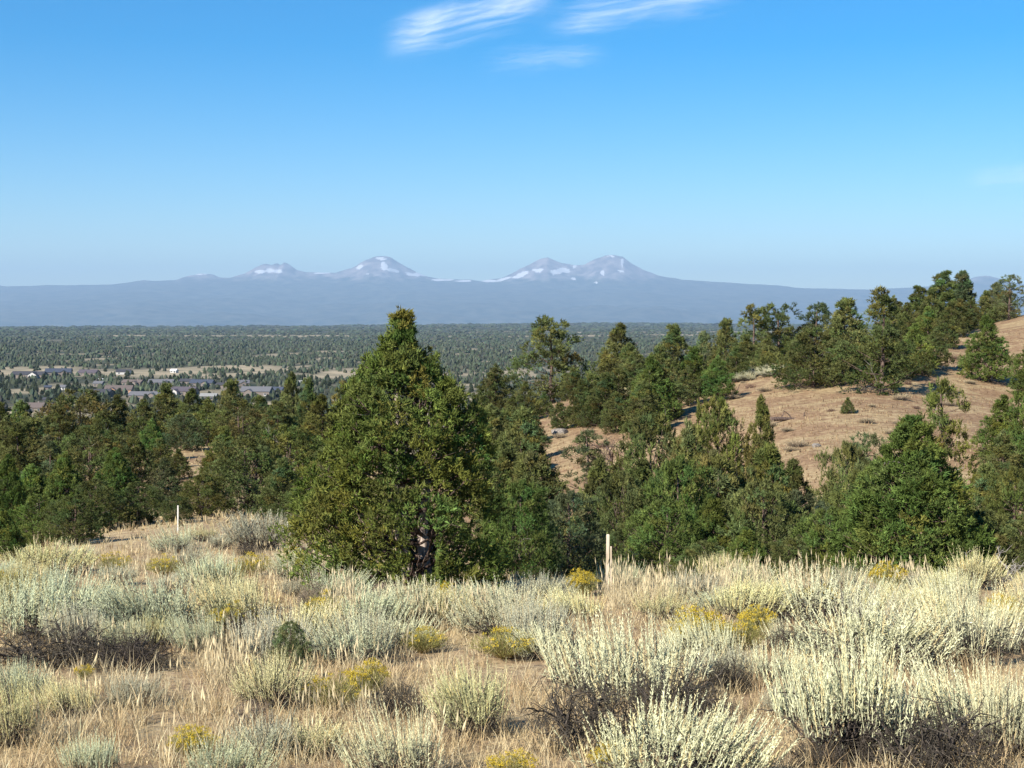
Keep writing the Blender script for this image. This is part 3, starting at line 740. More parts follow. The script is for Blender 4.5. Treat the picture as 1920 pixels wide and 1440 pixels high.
tree(1345, 748, 52, 105, 'round', 'y', 'round headed dense juniper in front of the bare slope')
tree(1430, 752, 48, 80, 'cone2', 'y', 'slender pointed yellowish juniper against the bare slope')
tree(1100, 802, 60, 95, 'sparse', 'b', 'thin grey green juniper with showing twigs beside the bare dead tree')
tree(975, 905, 25, 130, 'fine2', 'g', 'low bright green juniper tucked against the side of the near juniper')
tree(1066, 925, 27, 140, 'fine2', 'b', 'low bluish green juniper behind the wooden stake')
for t in [(1880, 745, 60, 110, 'round', 'g'), (1935, 730, 58, 100, 'round', 'g'), (1880, 815, 52, 110, 'round', 'o'), (1850, 870, 43, 130, 'round2', 'o'), (1905, 880, 38, 140, 'fine2', 'y'),
          (1590, 835, 36, 140, 'fine2', 'o'), (1625, 805, 46, 100, 'sparse', 'b'), (1440, 835, 40, 150, 'cone', 'y'), (1340, 850, 37, 150, 'round2', 'o'), (1270, 862, 33, 160, 'fine2', 'g'),
          (1200, 872, 38, 160, 'round', 'o'), (1225, 782, 48, 150, 'round2', 'o'), (1290, 805, 46, 120, 'round2', 'r'), (980, 765, 60, 120, 'round', 'o'), (1000, 850, 42, 140, 'round2', 'o'),
          (950, 830, 50, 130, 'cone', 'o'), (965, 905, 33, 130, 'fine2', 'y'), (1250, 940, 29, 150, 'fine2', 'g'), (1335, 930, 30, 160, 'fine', 'g'), (1430, 905, 30, 170, 'fine2', 'k'),
          (1500, 925, 31, 150, 'fine2', 'b'), (1400, 990, 27, 130, 'fine', 'g'), (1555, 955, 29, 130, 'fine2', 'g'), (1850, 960, 28, 190, 'fine2', 'o'), (1915, 980, 27, 150, 'fine2', 'k'),
          (1170, 890, 33, 150, 'fine2', 'o'), (1120, 870, 40, 130, 'round2', 'o'), (1620, 880, 32, 130, 'fine2', 'y'), (1180, 985, 30, 110, 'fine2', 'd'), (1490, 870, 42, 120, 'cone2', 'k'),
          (1390, 880, 38, 120, 'round2', 'r'), (920, 760, 70, 110, 'cone', 'o'), (1020, 1000, 27, 100, 'fine2', 'k'), (1480, 1010, 27, 130, 'fine2', 'k'), (1320, 1015, 27, 130, 'fine2', 'k')]:
    tree(*t, thick, SL)
tree(145, 732, 98, 145, 'round2', 'r', 'big brownish round crowned juniper overlapping the houses')
tree(450, 752, 82, 160, 'round2', 'r', 'rusty topped wide juniper with bare grey sticks in the wood')
tree(435, 712, 112, 85, 'cone', 'o', 'pointed juniper rising from the wood in front of the village roofs')
tree(216, 842, 44, 115, 'fine', 'g', 'bright green pointed juniper at the front of the wood by the thin pale stake')
tree(460, 820, 46, 200, 'fine2', 'o', 'wide olive juniper behind the pale sagebrush and white stake')
tree(640, 718, 112, 75, 'ragged', 'r', 'rust brown topped juniper beside the near tall juniper')
for t in [(10, 790, 75, 110, 'round', 'o'), (60, 785, 70, 115, 'round2', 'o'), (110, 762, 92, 100, 'round', 'o'), (222, 745, 100, 90, 'cone2', 'o'), (270, 752, 98, 100, 'round', 'o'),
          (312, 720, 108, 90, 'cone', 'o'), (358, 732, 104, 85, 'cone2', 'k'), (345, 775, 82, 115, 'round', 'b'), (390, 750, 96, 100, 'round2', 'y'), (485, 742, 100, 100, 'round2', 'o'),
          (520, 752, 95, 110, 'round', 'k'), (545, 704, 118, 70, 'cone2', 'o'), (577, 710, 114, 70, 'cone', 'k'), (600, 745, 90, 130, 'round2', 'y'), (540, 800, 62, 150, 'round2', 'y'),
          (660, 740, 95, 110, 'round', 'o'), (610, 840, 47, 150, 'round2', 'o'), (380, 890, 43, 115, 'fine2', 'y'), (250, 820, 60, 120, 'round2', 'o'), (310, 862, 50, 140, 'round', 'b'),
          (120, 850, 44, 120, 'fine', 'g'), (60, 872, 44, 100, 'cone', 'g'), (15, 855, 38, 110, 'fine', 'g'), (5, 955, 29, 90, 'fine', 'g'), (140, 930, 34, 140, 'fine2', 'k'), (170, 800, 70, 110, 'round2', 'o'),
          (90, 820, 60, 125, 'ragged', 'b'), (30, 800, 66, 100, 'cone2', 'o'), (285, 790, 76, 110, 'round', 'g'), (530, 860, 43, 130, 'round', 'd'), (575, 905, 36, 110, 'fine2', 'd'),  # first dark-tinted crown here has its deep shade put into the tint
          (195, 770, 84, 100, 'round', 'k'), (420, 800, 66, 120, 'cone', 'y'), (330, 930, 40, 100, 'fine2', 'd'), (75, 930, 35, 100, 'fine2', 'g'), (0, 760, 90, 100, 'round2', 'o'), (40, 752, 100, 90, 'cone', 'k'), (700, 745, 90, 100, 'round2', 'o'),
          (260, 905, 41, 110, 'fine2', 'k'), (335, 842, 68, 80, 'cone', 'o'), (395, 848, 66, 80, 'cone2', 'y'), (300, 822, 72, 90, 'cone', 'o'), (180, 900, 40, 100, 'fine2', 'o')]:
    tree(*t, leftl, LF)

# bare dead tree and fallen wood on the slope
def dead_tree(seed, H):
    rng = np.random.default_rng(seed); mb = MB(); tr = MB()
    l0, d0 = wander((0, 0, -.15), (.1, 0, 1), H*.45, 5, .15, rng)
    tube(tr, l0, np.linspace(.16, .1, 6)*H/4, 7, (1, 1, 1))
    for k in range(9):
        a = k*2.4; b, db = wander(l0[2+k % 4], (math.cos(a), math.sin(a), .7), H*.55, 6, .25, rng)
        tube(mb, b, np.linspace(.07, .018, 7)*H/4, 5, (1, 1, 1))
        for j in range(1, 7):
            c, dc = wander(b[j], db+rng.normal(size=3)*.8, H*.28, 4, .3, rng)
            tube(mb, c, np.linspace(.028, .01, 5)*H/4, 4, (1, 1, 1))
            for q in range(3):
                e, _ = wander(c[1+q], dc+rng.normal(size=3)*.8, H*.14, 3, .3, rng)
                tube(mb, e, np.linspace(.014, .006, 4)*H/4, 3, (1, 1, 1))
    return [('trunk', tr.mesh('dead_trunk', True), M_BARK), ('branch_tangle', mb.mesh('dead_branches'), M_BARK)]
p = at(1142, 845, 66)
thing('dead_tree', dead_tree(71, 3.0), (p[0], 66, gz(p[0], 66)), .4, (1, 1, .85), 'bare leafless dead tree with crooked branches on the slope', 'tree')
def log_mesh(seed, L, r):
    rng = np.random.default_rng(seed); mb = MB()
    l, d = wander((-L/2, 0, r*.7), (1, .1, .02), L, 7, .08, rng); l[:, 2] = np.maximum(l[:, 2], r*.5)
    tube(mb, l, np.linspace(r, r*.5, 8), 7, (1, 1, 1)); br = MB()
    for k in range(5):
        b, _ = wander(l[2+k], rng.normal(size=3)+np.array((.5, 0, .8)), L*.3, 4, .2, rng)
        tube(br, b, np.linspace(r*.35, r*.08, 5), 4, (1, 1, 1))
    return [('trunk', mb.mesh('log_trunk', True), M_BARK), ('branch_stubs', br.mesh('log_branches'), M_BARK)]
p = at(1475, 798, 72)
thing('fallen_log', log_mesh(3, 2.2, .12), (p[0], 72, gz(p[0], 72)-.03), .5, (1, 1, 1), 'dark fallen log lying alone on the bare slope', 'log')
p = at(1365, 748, 88)
thing('fallen_log', log_mesh(5, 2.6, .14), (p[0], 88, gz(p[0], 88)-.03), .2, (1, 1, 1), 'weathered fallen log under the broad junipers at the slope edge', 'log')
p = at(1880, 1075, 25.5)
thing('dead_branch', dead_tree(83, 1.5), (p[0], 25.5, gz(p[0], 25.5)), .4, (1.3, 1, .6), 'tangle of grey dead branches at the foot of the junipers by the big conical one', 'branch')
for o in bpy.data.objects:
    if o.name.startswith('dead_branch') and o.type == 'EMPTY':
        for c in o.children:
            c.data.materials.clear(); c.data.materials.append(M_DEADWOOD)

# ------------------------------------------------------------------ plain: trees, houses
def blob_trees(mb, X, Y, Z, Hh, Rr, C, rng):
    """Distant tree crowns: irregular twelve-triangle cones."""
    n = len(X); k = 4
    a = rng.random(n)[:, None]*6.283 + np.arange(k)[None]*2*math.pi/k
    r1 = Rr[:, None]*(.75+.5*rng.random((n, k))); r2 = Rr[:, None]*(.55+.4*rng.random((n, k)))
    h1 = Hh[:, None]*(.08+.12*rng.random((n, k))); h2 = Hh[:, None]*(.5+.2*rng.random((n, k)))
    ring1 = np.stack([X[:, None]+r1*np.cos(a), Y[:, None]+r1*np.sin(a), Z[:, None]+h1], -1)
    ring2 = np.stack([X[:, None]+r2*np.cos(a+.5), Y[:, None]+r2*np.sin(a+.5), Z[:, None]+h2], -1)
    top = np.stack([X+Rr*.2*rng.normal(size=n), Y, Z+Hh], -1)[:, None]
    V = np.concatenate([ring1, ring2, top], 1).reshape(-1, 3)
    T = []
    for j in range(k):
        q = (j+1) % k
        T += [[j, q, k+j], [q, k+q, k+j], [k+j, k+q, 2*k]]
    Fc = (np.arange(n)[:, None, None]*(2*k+1) + np.array(T)[None]).reshape(-1, 3)
    mb.add(V, Fc, np.repeat(C, 2*k+1, 0))
rng = np.random.default_rng(99)
fm = MB()
def scatter(d0, d1, n, hmin, hmax, rmin, rmax, thin=.88):
    d = np.sqrt(rng.random(n)*(d1*d1-d0*d0)+d0*d0); u = (rng.random(n)-.5)*2*.42
    X, Y = u*d, d
    cl = clearing(X, Y)
    keep = (rng.random(n) > cl*thin) & (rng.random(n) < .1+1.6*fbm(X/110, Y/170, 77, 4)**1.3) & (Y < far_edge(X)+800)
    X, Y = X[keep], Y[keep]; m = len(X)
    Z = height(X, Y)-.3
    C = np.array((.047, .057, .038))*(1+rng.normal(size=(m, 1))*.25)*(1+rng.normal(size=(m, 3))*.06)
    blob_trees(fm, X, Y, Z, hmin+(hmax-hmin)*rng.random(m), rmin+(rmax-rmin)*rng.random(m), np.clip(C, .01, .2), rng)
scatter(760, 1700, 6500, 3.5, 8, 1.6, 3.2)
scatter(1700, 2600, 12000, 4, 8, 2.0, 3.6)
scatter(2600, 4200, 9300, 5, 9, 3, 5)
scatter(4200, 7000, 8000, 5, 10, 6, 10)
scatter(7000, 12000, 6000, 6, 12, 12, 22)
scatter(12000, 19500, 5000, 8, 16, 25, 50)
tag(obj('forest', fm.mesh('forest'), M_FAR), 'dark juniper woodland covering the plain out to the horizon', None, None, 'stuff')
# nearer single trees between the houses
pt = []
for s in range(4):
    mb = MB(); r2 = np.random.default_rng(300+s)
    n = 260; t = r2.random(n)**.8; a = r2.random(n)*6.283
    R = np.interp(t, [0, .15, .5, 1], [.5, 1, .75, .12])*(1.9+.4*s)*(.6+.45*r2.random(n))
    P = np.stack([R*np.cos(a), R*np.sin(a), .4+t*5.6], 1)
    D = norm(np.stack([np.cos(a), np.sin(a), .9+t], 1)+r2.normal(size=(n, 3))*.3)
    spikes(mb, P, D, .9+.6*r2.random(n), .3, np.array((.05, .062, .036))*(1+r2.normal(size=(n, 1))*.25), r2)
    blob_trees(mb, np.zeros(1), np.zeros(1), np.zeros(1)+.2, np.array([5.6]), np.array([1.3+.3*s]), np.array([[.04, .05, .03]]), r2)
    tk = MB(); tube(tk, [(0, 0, -.5), (0, 0, 2), (.1, 0, 4)], np.array((.25, .2, .1)), 6, (1, 1, 1))
    pt.append([('trunk', tk.mesh('plain_trunk'), M_BARK), ('crown', mb.mesh('plain_crown'), M_FAR)])
HOUSES = [
 # px, base py, width px, depth ratio, wall, roof, style, label
 (55, 709, 66, .3, 's', 'd', 'L', 'long dark roofed house with a white front wing at the edge of the dry meadow'),
 (110, 704, 46, .5, 's', 'b', 'L', 'blue black roofed house beside the long one with a white wing'),
 (167, 704, 38, .5, 's', 'p', 'G', 'purplish dark roofed house standing between two patches of tan meadow'),
 (232, 702, 26, .5, 'w', 'd', 'G', 'small white walled house on the tan meadow strip'),
 (327, 699, 12, .5, 'w', 'w', 'G', 'little bright white shed on the far tan meadow'),
 (118, 731, 15, .9, 'w', 'g', 'X', 'white gable fronted house half hidden by the dark trees'),
 (90, 731, 12, .8, 's', 'b', 'G', 'tiny blue roofed cabin among the dark trees'),
 (190, 743, 42, .5, 's', 'd', 'X', 'low near black roofed house beside the orange gabled one'),
 (224, 737, 50, .5, 'o', 'n', 'X', 'brown roofed house with an orange sunlit gable'),
 (275, 750, 62, .35, 's', 'g', 'L', 'long low grey roofed house with a dark shaded wall'),
 (62, 772, 46, .6, 's', 'n', 'X', 'wide brown roofed house close below the wood'),
 (97, 772, 24, .9, 's', 'p', 'G', 'dark plum roofed house next to the wide brown roofed one'),
 (89, 755, 13, .7, 'd', 'd', 'G', 'small black shed on bare tan ground'),
 (2, 771, 18, .7, 's', 'd', 'G', 'dark house at the wood edge beyond the wide brown roofed one'),
 (345, 740, 52, .5, 's', 'p', 'X', 'purple grey roofed house with a bright white front wing'),
 (380, 724, 44, .45, 's', 'b', 'L', 'navy roofed long house behind the one with purple grey roof'),
 (352, 721, 30, .5, 's', 'd', 'G', 'black roofed house tucked behind the navy roofed one'),
 (418, 728, 22, .5, 's', 'd', 'G', 'dark roofed small house beside the navy roofed long one'),
 (392, 750, 31, .5, 's', 'l', 'G', 'pale grey roofed house with a deep shadow below'),
 (448, 724, 38, .45, 's', 'g', 'L', 'grey roofed house among trees beyond the pointed juniper'),
 (482, 742, 56, .5, 's', 'g', 'X', 'large grey roofed house beside the slate blue roofed one'),
 (518, 738, 30, .6, 's', 'b', 'G', 'slate blue roofed house joined close to the large grey one'),
 (186, 725, 18, .7, 's', 'g', 'G', 'small weathered grey roofed barn in the trees'),
 (189, 717, 8, .8, 'w', 'w', 'G', 'minute white hut above the grey barn'),
 (250, 723, 40, .4, 's', 'n', 'L', 'taupe roofed house behind the orange gabled one'),
 (303, 723, 46, .4, 's', 'g', 'L', 'ash grey roofed house behind the rounded tan clearing'),
 (566, 722, 14, .7, 's', 'l', 'G', 'pale roofed small house near the rust topped juniper'),
]
WALL = dict(w=plain_mat('white_siding', (.42, .41, .39), .7, .06), s=plain_mat('brown_siding', (.16, .13, .11), .8), o=plain_mat('orange_stucco', (.5, .27, .15), .8), d=plain_mat('dark_boards', (.05, .045, .04), .8))
ROOF = dict(d=plain_mat('charcoal_shingles', (.035, .035, .042), .8), b=plain_mat('navy_shingles', (.04, .05, .075), .8), p=plain_mat('plum_shingles', (.07, .058, .07), .8), n=plain_mat('brown_shingles', (.11, .085, .075), .8), g=plain_mat('grey_shingles', (.11, .11, .12), .8), l=plain_mat('light_roofing', (.22, .22, .21), .7), w=plain_mat('white_metal_roof', (.6, .6, .6), .5, .05))
M_GLASS = plain_mat('window_glass', (.03, .04, .05), .12)
M_TRIM = plain_mat('pale_trim', (.3, .29, .28), .6, .05)
def box_vf(x0, x1, y0, y1, z0, z1):
    V = np.array([(x, y, z) for z in (z0, z1) for y in (y0, y1) for x in (x0, x1)], float)
    Fq = np.array([(0, 2, 3, 1), (4, 5, 7, 6), (0, 1, 5, 4), (2, 6, 7, 3), (0, 4, 6, 2), (1, 3, 7, 5)])
    return V, Fq
def box_obj(name, b, m, parent):
    V, Fq = box_vf(*b); return obj(name, mesh_np(name, V, Fq), m, parent)
def gable_wall(name, x0, x1, y0, y1, z0, h, rh, along_x, m, parent):
    if along_x: pr = [(y0, z0), (y1, z0), (y1, h), ((y0+y1)/2, h+rh), (y0, h)]; V = [(x, a, b) for x in (x0, x1) for a, b in pr]
    else: pr = [(x0, z0), (x1, z0), (x1, h), ((x0+x1)/2, h+rh), (x0, h)]; V = [(a, y, b) for y in (y0, y1) for a, b in pr]
    me = bpy.data.meshes.new(name)
    me.from_pydata(V, [], [(0, 1, 2, 3, 4), (9, 8, 7, 6, 5)]+[(i, i+5, (i+1) % 5+5, (i+1) % 5) for i in range(5)])
    return obj(name, me, m, parent)
def gable_roof(name, x0, x1, y0, y1, h, rh, along_x, m, parent, ov=.6, th=.3):
    c = (y0+y1)/2 if along_x else (x0+x1)/2
    hw = (y1-y0)/2 if along_x else (x1-x0)/2
    lo, e0, e1 = h - ov*rh/hw + .08, c-hw-ov, c+hw+ov
    pr = [(e0, lo), (c, h+rh+.08), (e1, lo), (e1, lo+th), (c, h+rh+.08+th), (e0, lo+th)]
    if along_x: V = [(x, a, b) for x in (x0-ov, x1+ov) for a, b in pr]
    else: V = [(a, y, b) for y in (y0-ov, y1+ov) for a, b in pr]
    me = bpy.data.meshes.new(name)
    me.from_pydata(V, [], [(0, 1, 4, 5), (1, 2, 3, 4), (6, 11, 10, 7), (7, 10, 9, 8)]+[(i, i+6, (i+1) % 6+6, (i+1) % 6) for i in range(6)])
    return obj(name, me, m, parent)
hpos = []
rh_ = random.Random(8)
for (px, py, wpx, dr, wl, rf, sty, lab) in HOUSES:
    ang = math.atan((py-720)/F_PX)+PITCH
    d = 68/math.tan(ang)
    for _ in range(4):
        x = at(px, py, d)[0]; d = -gz(x, d)/math.tan(ang)
    x = at(px, py, d)[0]; z = gz(x, d)
    W = wpx/F_PX*d; D = max(7., W*dr); h = 3.4 if W < 25 else 4.2
    if W < 9: h = 2.8; D = max(W*.8, 4)
    small = W < 10
    rz = rh_.uniform(-.35, .2)
    r = empty('house' if not small else 'shed', (x, d, z), rz)
    tag(r, lab, 'house' if not small else 'shed', 'houses on the plain')
    hpos.append((x, d, W))
    rhh = min(D*.28, 4.0)
    gable_wall('wall', -W/2, W/2, -D/2, D/2, -1.0, h, rhh, True, WALL[wl], r)
    ro = gable_roof('roof', -W/2, W/2, -D/2, D/2, h, rhh, True, ROOF[rf], r)
    if not small: box_obj('chimney', (W*.2, W*.2+1.1, .4, 1.5, h+rhh*.4, h+rhh+1.3), WALL['s'], ro)
    front = -D/2
    if sty in 'XL' and W > 14:
        gw = W*.26; gxp = W*(-.18 if sty == 'X' else .24)
        gable_wall('front_wing', gxp-gw/2, gxp+gw/2, -D/2-4.5, -D/2+1.0, -1.0, h*.96, gw*.3, False, WALL['w' if 'white front wing' in lab else wl], r)
        gable_roof('wing_roof', gxp-gw/2, gxp+gw/2, -D/2-4.5, -D/2+D*.3, h*.96, gw*.3, False, ROOF[rf], r, .5, .25)
        w_ = box_obj('window', (gxp-gw*.2, gxp+gw*.2, -D/2-4.6, -D/2-4.47, 1.0, 2.6), M_TRIM, r)
        box_obj('pane', (gxp-gw*.2+.12, gxp+gw*.2-.12, -D/2-4.64, -D/2-4.58, 1.12, 2.48), M_GLASS, w_)
        slots = [W*.05, W*.36] if sty == 'X' else [-W*.36, -W*.18, 0.]
    else: slots = [-W*.28, W*.25] if W > 7 else [W*.2]
    for s in slots:
        w_ = box_obj('window', (s-.9, s+.9, front-.1, front+.03, 1.0, 2.5), M_TRIM, r)
        box_obj('pane', (s-.78, s+.78, front-.15, front-.08, 1.12, 2.38), M_GLASS, w_)
    dx = 0.02*W + (1.9 if sty != 'L' else W*.1)
    box_obj('door', (dx-.5, dx+.5, front-.1, front+.03, -.2, 2.1), WALL['d'], r)
    if W > 20:
        box_obj('garage_door', (W*.40-2.4, W*.40, front-.12, front+.03, -.2, 2.3), M_TRIM, r)
# single trees round the houses
rt2 = random.Random(17); cnt = 0; tries = 0
while cnt < 240 and tries < 9000:
    tries += 1
    px = rt2.uniform(-20, 620) if cnt < 205 else rt2.uniform(840, 940)
    py = rt2.uniform(696, 775)
    ang = math.atan((py-720)/F_PX)+PITCH
    d = 68/math.tan(ang); x = at(px, py, d)[0]
    if any(abs(x-a) < w*.5+2.5 and -w*.3-11 < d-b < w*.3+8 for a, b, w in hpos): continue
    if py < 712 and rt2.random() < .6: continue
    s = rt2.uniform(.6, 1.25)
    thing('distant_tree', pt[cnt % 4], (x, d, gz(x, d)-.2), rt2.random()*6.28, (s*rt2.uniform(.8, 1.15), s, s), ('dark %s conifer %s' % ('narrow' if s < .8 else 'mid sized' if s < 1.05 else 'tall', 'in the clearing beyond the near juniper' if px > 700 else 'on the tan meadow beyond the houses' if py < 712 else 'between the roofs of the houses' if py < 745 else 'just below the wood near the first houses')), 'tree', 'single trees among the houses', (1, 1, 1))
    cnt += 1

# ------------------------------------------------------------------ sagebrush and other shrubs
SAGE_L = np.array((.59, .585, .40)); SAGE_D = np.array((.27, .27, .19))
def sage(seed, R=.5, H=.40, nst=26, nsp=230, sl=.3, spread=.35, leafy=1.0):
    rng = np.random.default_rng(seed)
    st, fo, fl = MB(), MB(), MB()
    tips = []
    for i in range(nst):
        a = i*2.4+rng.normal()*.3; rr = R*math.sqrt((i+.5)/nst)
        tip = np.array((rr*math.cos(a), rr*math.sin(a), H*(1-.45*(rr/R)**2)*(.8+.3*rng.random())))
        l = np.array([(0, 0, -.03), tip*np.array((.35, .35, .22)), tip*np.array((.75, .75, .55)), tip*.97]); l += rng.normal(size=l.shape)*.02*np.array([[0], [1], [1], [.5]])
        tube(st, l, np.array((.02, .014, .009, .005)), 5, (1, 1, 1))
        for j in range(5):
            b, _ = wander(l[1+j % 3], tip/np.linalg.norm(tip)+rng.normal(size=3)*.6, R*.5, 4, .4, rng)
            tube(st, b, np.linspace(.006, .002, 5), 3, (1, 1, 1))
        tips.append((tip, l))
    # fine dead twigs low in the shrub
    n = 420
    a = rng.random(n)*6.283; rr = R*np.sqrt(rng.random(n))*.95
    P = np.stack([rr*np.cos(a), rr*np.sin(a), H*.6*rng.random(n)], 1)
    spikes(st, P, rng.normal(size=(n, 3))+np.array((0, 0, .4)), .06+.1*rng.random(n), .0026, (1, 1, 1), rng)
    # leaf clusters on the dome
    n = int(1900*leafy)
    k = rng.integers(0, nst, n); T = np.array([t[0] for t in tips])[k]
    P = T*(.72+.34*rng.random((n, 1))) + rng.normal(size=(n, 3))*np.array((.055, .055, .045))
    D = norm(T)*.6 + rng.normal(size=(n, 3))*.6 + np.array((0, 0, .8))
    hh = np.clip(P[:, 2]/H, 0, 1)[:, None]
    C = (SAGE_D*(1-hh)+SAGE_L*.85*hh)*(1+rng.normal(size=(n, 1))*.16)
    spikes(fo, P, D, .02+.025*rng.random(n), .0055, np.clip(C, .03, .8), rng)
    # flower stalks
    k = rng.integers(0, nst, nsp); T = np.array([t[0] for t in tips])[k]
    B = T + rng.normal(size=(nsp, 3))*np.array((.06, .06, .02))
    rad = np.stack([B[:, 0], B[:, 1], np.zeros(nsp)], 1)/R
    lean = rng.normal(size=2)*.16
    D = norm(rad*spread + np.array((lean[0], lean[1], 1)) + rng.normal(size=(nsp, 3))*.10)
    L = sl*(.35+.95*rng.random(nsp)**.8)*(.75+.5*rng.random(nst)[k])
    cs = np.clip(SAGE_L*(1+rng.normal(size=(nsp, 1))*.13)*np.where(rng.random((nsp, 1)) < .2, np.array([[1.06, .92, .8]]), 1.), .05, .8)
    spikes(fl, B-D*.04, D, L*1.0+.04, .0035, cs*.8, rng)
    m = 17
    u = np.tile(np.linspace(.08, .97, m), nsp)[:, None] + rng.normal(size=(nsp*m, 1))*.02
    P = np.repeat(B, m, 0) + np.repeat(D*L[:, None], m, 0)*u
    Dl = norm(np.repeat(D, m, 0)*1.5 + rng.normal(size=(nsp*m, 3))*.55)
    ll = .024+.02*rng.random(nsp*m)
    spikes(fl, P, Dl, ll*(1.2-.6*u[:, 0]), .0046*(1.2-.5*u[:, 0]), np.repeat(cs, m, 0)*(1+rng.normal(size=(nsp*m, 1))*.1), rng)
    return [('stems', st.mesh('sage_stems'), M_STEM), ('foliage', fo.mesh('sage_foliage'), M_SAGE), ('flower_stalks', fl.mesh('sage_stalks'), M_SAGE)]
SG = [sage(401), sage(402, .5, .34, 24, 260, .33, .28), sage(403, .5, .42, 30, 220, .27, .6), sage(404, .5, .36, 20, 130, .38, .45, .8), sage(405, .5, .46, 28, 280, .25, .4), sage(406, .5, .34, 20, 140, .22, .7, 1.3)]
def rabbit(seed, R=.35, H=.55, ns=190, flw=.8):
    rng = np.random.default_rng(seed); st, fl = MB(), MB()
    a = rng.random(ns)*6.283; rr = np.sqrt(rng.random(ns))
    B = np.stack([.06*np.cos(a)*rr, .06*np.sin(a)*rr, np.full(ns, -.02)], 1)
    T = np.stack([R*np.cos(a)*rr, R*np.sin(a)*rr, H*(1-.42*rr**2)*(.55+.5*rng.random(ns))], 1)
    D = T-B; L = np.linalg.norm(D, axis=1)
    blades(st, B, D, L, .003, .03, np.array((.36, .29, .13))*(1+rng.normal(size=(ns, 1))*.2), rng)
    n2 = ns*7; k = np.repeat(np.arange(ns), 7); u = .35+.6*rng.random((n2, 1))
    spikes(st, B[k]+D[k]*u, D[k]/L[k][:, None]+rng.normal(size=(n2, 3))*.4, .06+.05*rng.random(n2), .0028, np.array((.3, .29, .1))*(1+rng.normal(size=(n2, 1))*.2), rng)
    kk = np.where((rng.random(ns) < flw*(.35+1.3*(np.sin(a*2+seed) > 0)))*(T[:, 2] > H*.52))[0]; m = 14; k = np.repeat(kk, m)
    P = T[k]+rng.normal(size=(len(k), 3))*np.array((.02, .02, .012))
    spikes(fl, P, rng.normal(size=P.shape)*.5+np.array((0, 0, 1)), .018+.014*rng.random(len(k)), .0055, np.array((.56, .43, .055))*(1+rng.normal(size=(len(k), 1))*.18)*np.array((1, 1, 1.)), rng)
    return [('stems', st.mesh('rabbitbrush_stems'), M_GRASS), ('flower_heads', fl.mesh('rabbitbrush_flowers'), M_GRASS)]
RB = [rabbit(501, .36, .55, 230, .5), rabbit(502, .42, .5, 250, .16), rabbit(503, .32, .5, 210, .06)]
def deadshrub(seed, R=.45, H=.36, dark=True):
    rng = np.random.default_rng(seed); st = MB(); tw = MB()
    c = np.array((.062, .054, .044)) if dark else np.array((.2, .16, .12))
    for i in range(24):
        a = i*2.4; dr = np.array((math.cos(a), math.sin(a), .35+.9*rng.random()))
        l, d = wander((.03*math.cos(a), .03*math.sin(a), -.02), dr, R*(.7+.5*rng.random()), 5, .25, rng)
        tube(st, l, np.linspace(.014, .004, 6), 5, (1, 1, 1))
        for j in range(1, 6):
            for q in range(3):
                b, _ = wander(l[j], d+rng.normal(size=3)*.9, R*.45, 4, .45, rng)
                tube(tw, b, np.linspace(.0045, .0018, 5), 3, c*(1+rng.normal()*.25))
    n = 1300
    a = rng.random(n)*6.283; rr = R*np.sqrt(rng.random(n))
    P = np.stack([rr*np.cos(a), rr*np.sin(a), H*rng.random(n)*(1.05-.6*(rr/R)**2)], 1)
    spikes(tw, P, rng.normal(size=(n, 3)), .05+.09*rng.random(n), .0026, c*(1+rng.normal(size=(n, 1))*.35).clip(.3, 2), rng)
    return [('stems', st.mesh('dead_stems'), M_STEM), ('twigs', tw.mesh('dead_twigs'), M_TWIG)]
DS = [deadshrub(601), deadshrub(602, .5, .3), deadshrub(603, .4, .4, False)]

placed = []
def ground_d(px, py):
    """Distance at which the ground is seen at this pixel."""
    ds = np.exp(np.linspace(math.log(5), math.log(60), 160))
    pts = np.array([at(px, py, d) for d in ds])
    diff = pts[:, 2]-height(pts[:, 0], pts[:, 1])
    k = np.argmax(diff < 0)
    return ds[k] if diff[k] < 0 else 60.
rs = random.Random(31)
def shrub(name, proto, nomR, nomH, px, basepy, wpx, hpx, label, cat, group=None, tint=(1, 1, 1)):
    d = ground_d(px, basepy)
    p = at(px, basepy, d); z = gz(p[0], d)
    sw = wpx/F_PX*d/(2*nomR); sh = hpx/F_PX*d/nomH
    sh = min(max(sh, .45*sw), 2.0*sw)
    thing(name, proto, (p[0], d, z), rs.random()*6.283, (sw, sw*rs.uniform(.85, 1.1), sh), label, cat, group, tint)
    placed.append((p[0], d, sw*nomR))
pale, blue, grey, yel = (1.06, 1.07, 1.0), (.95, 1.02, .98), (.82, .82, .86), (1.08, 1.04, .82)
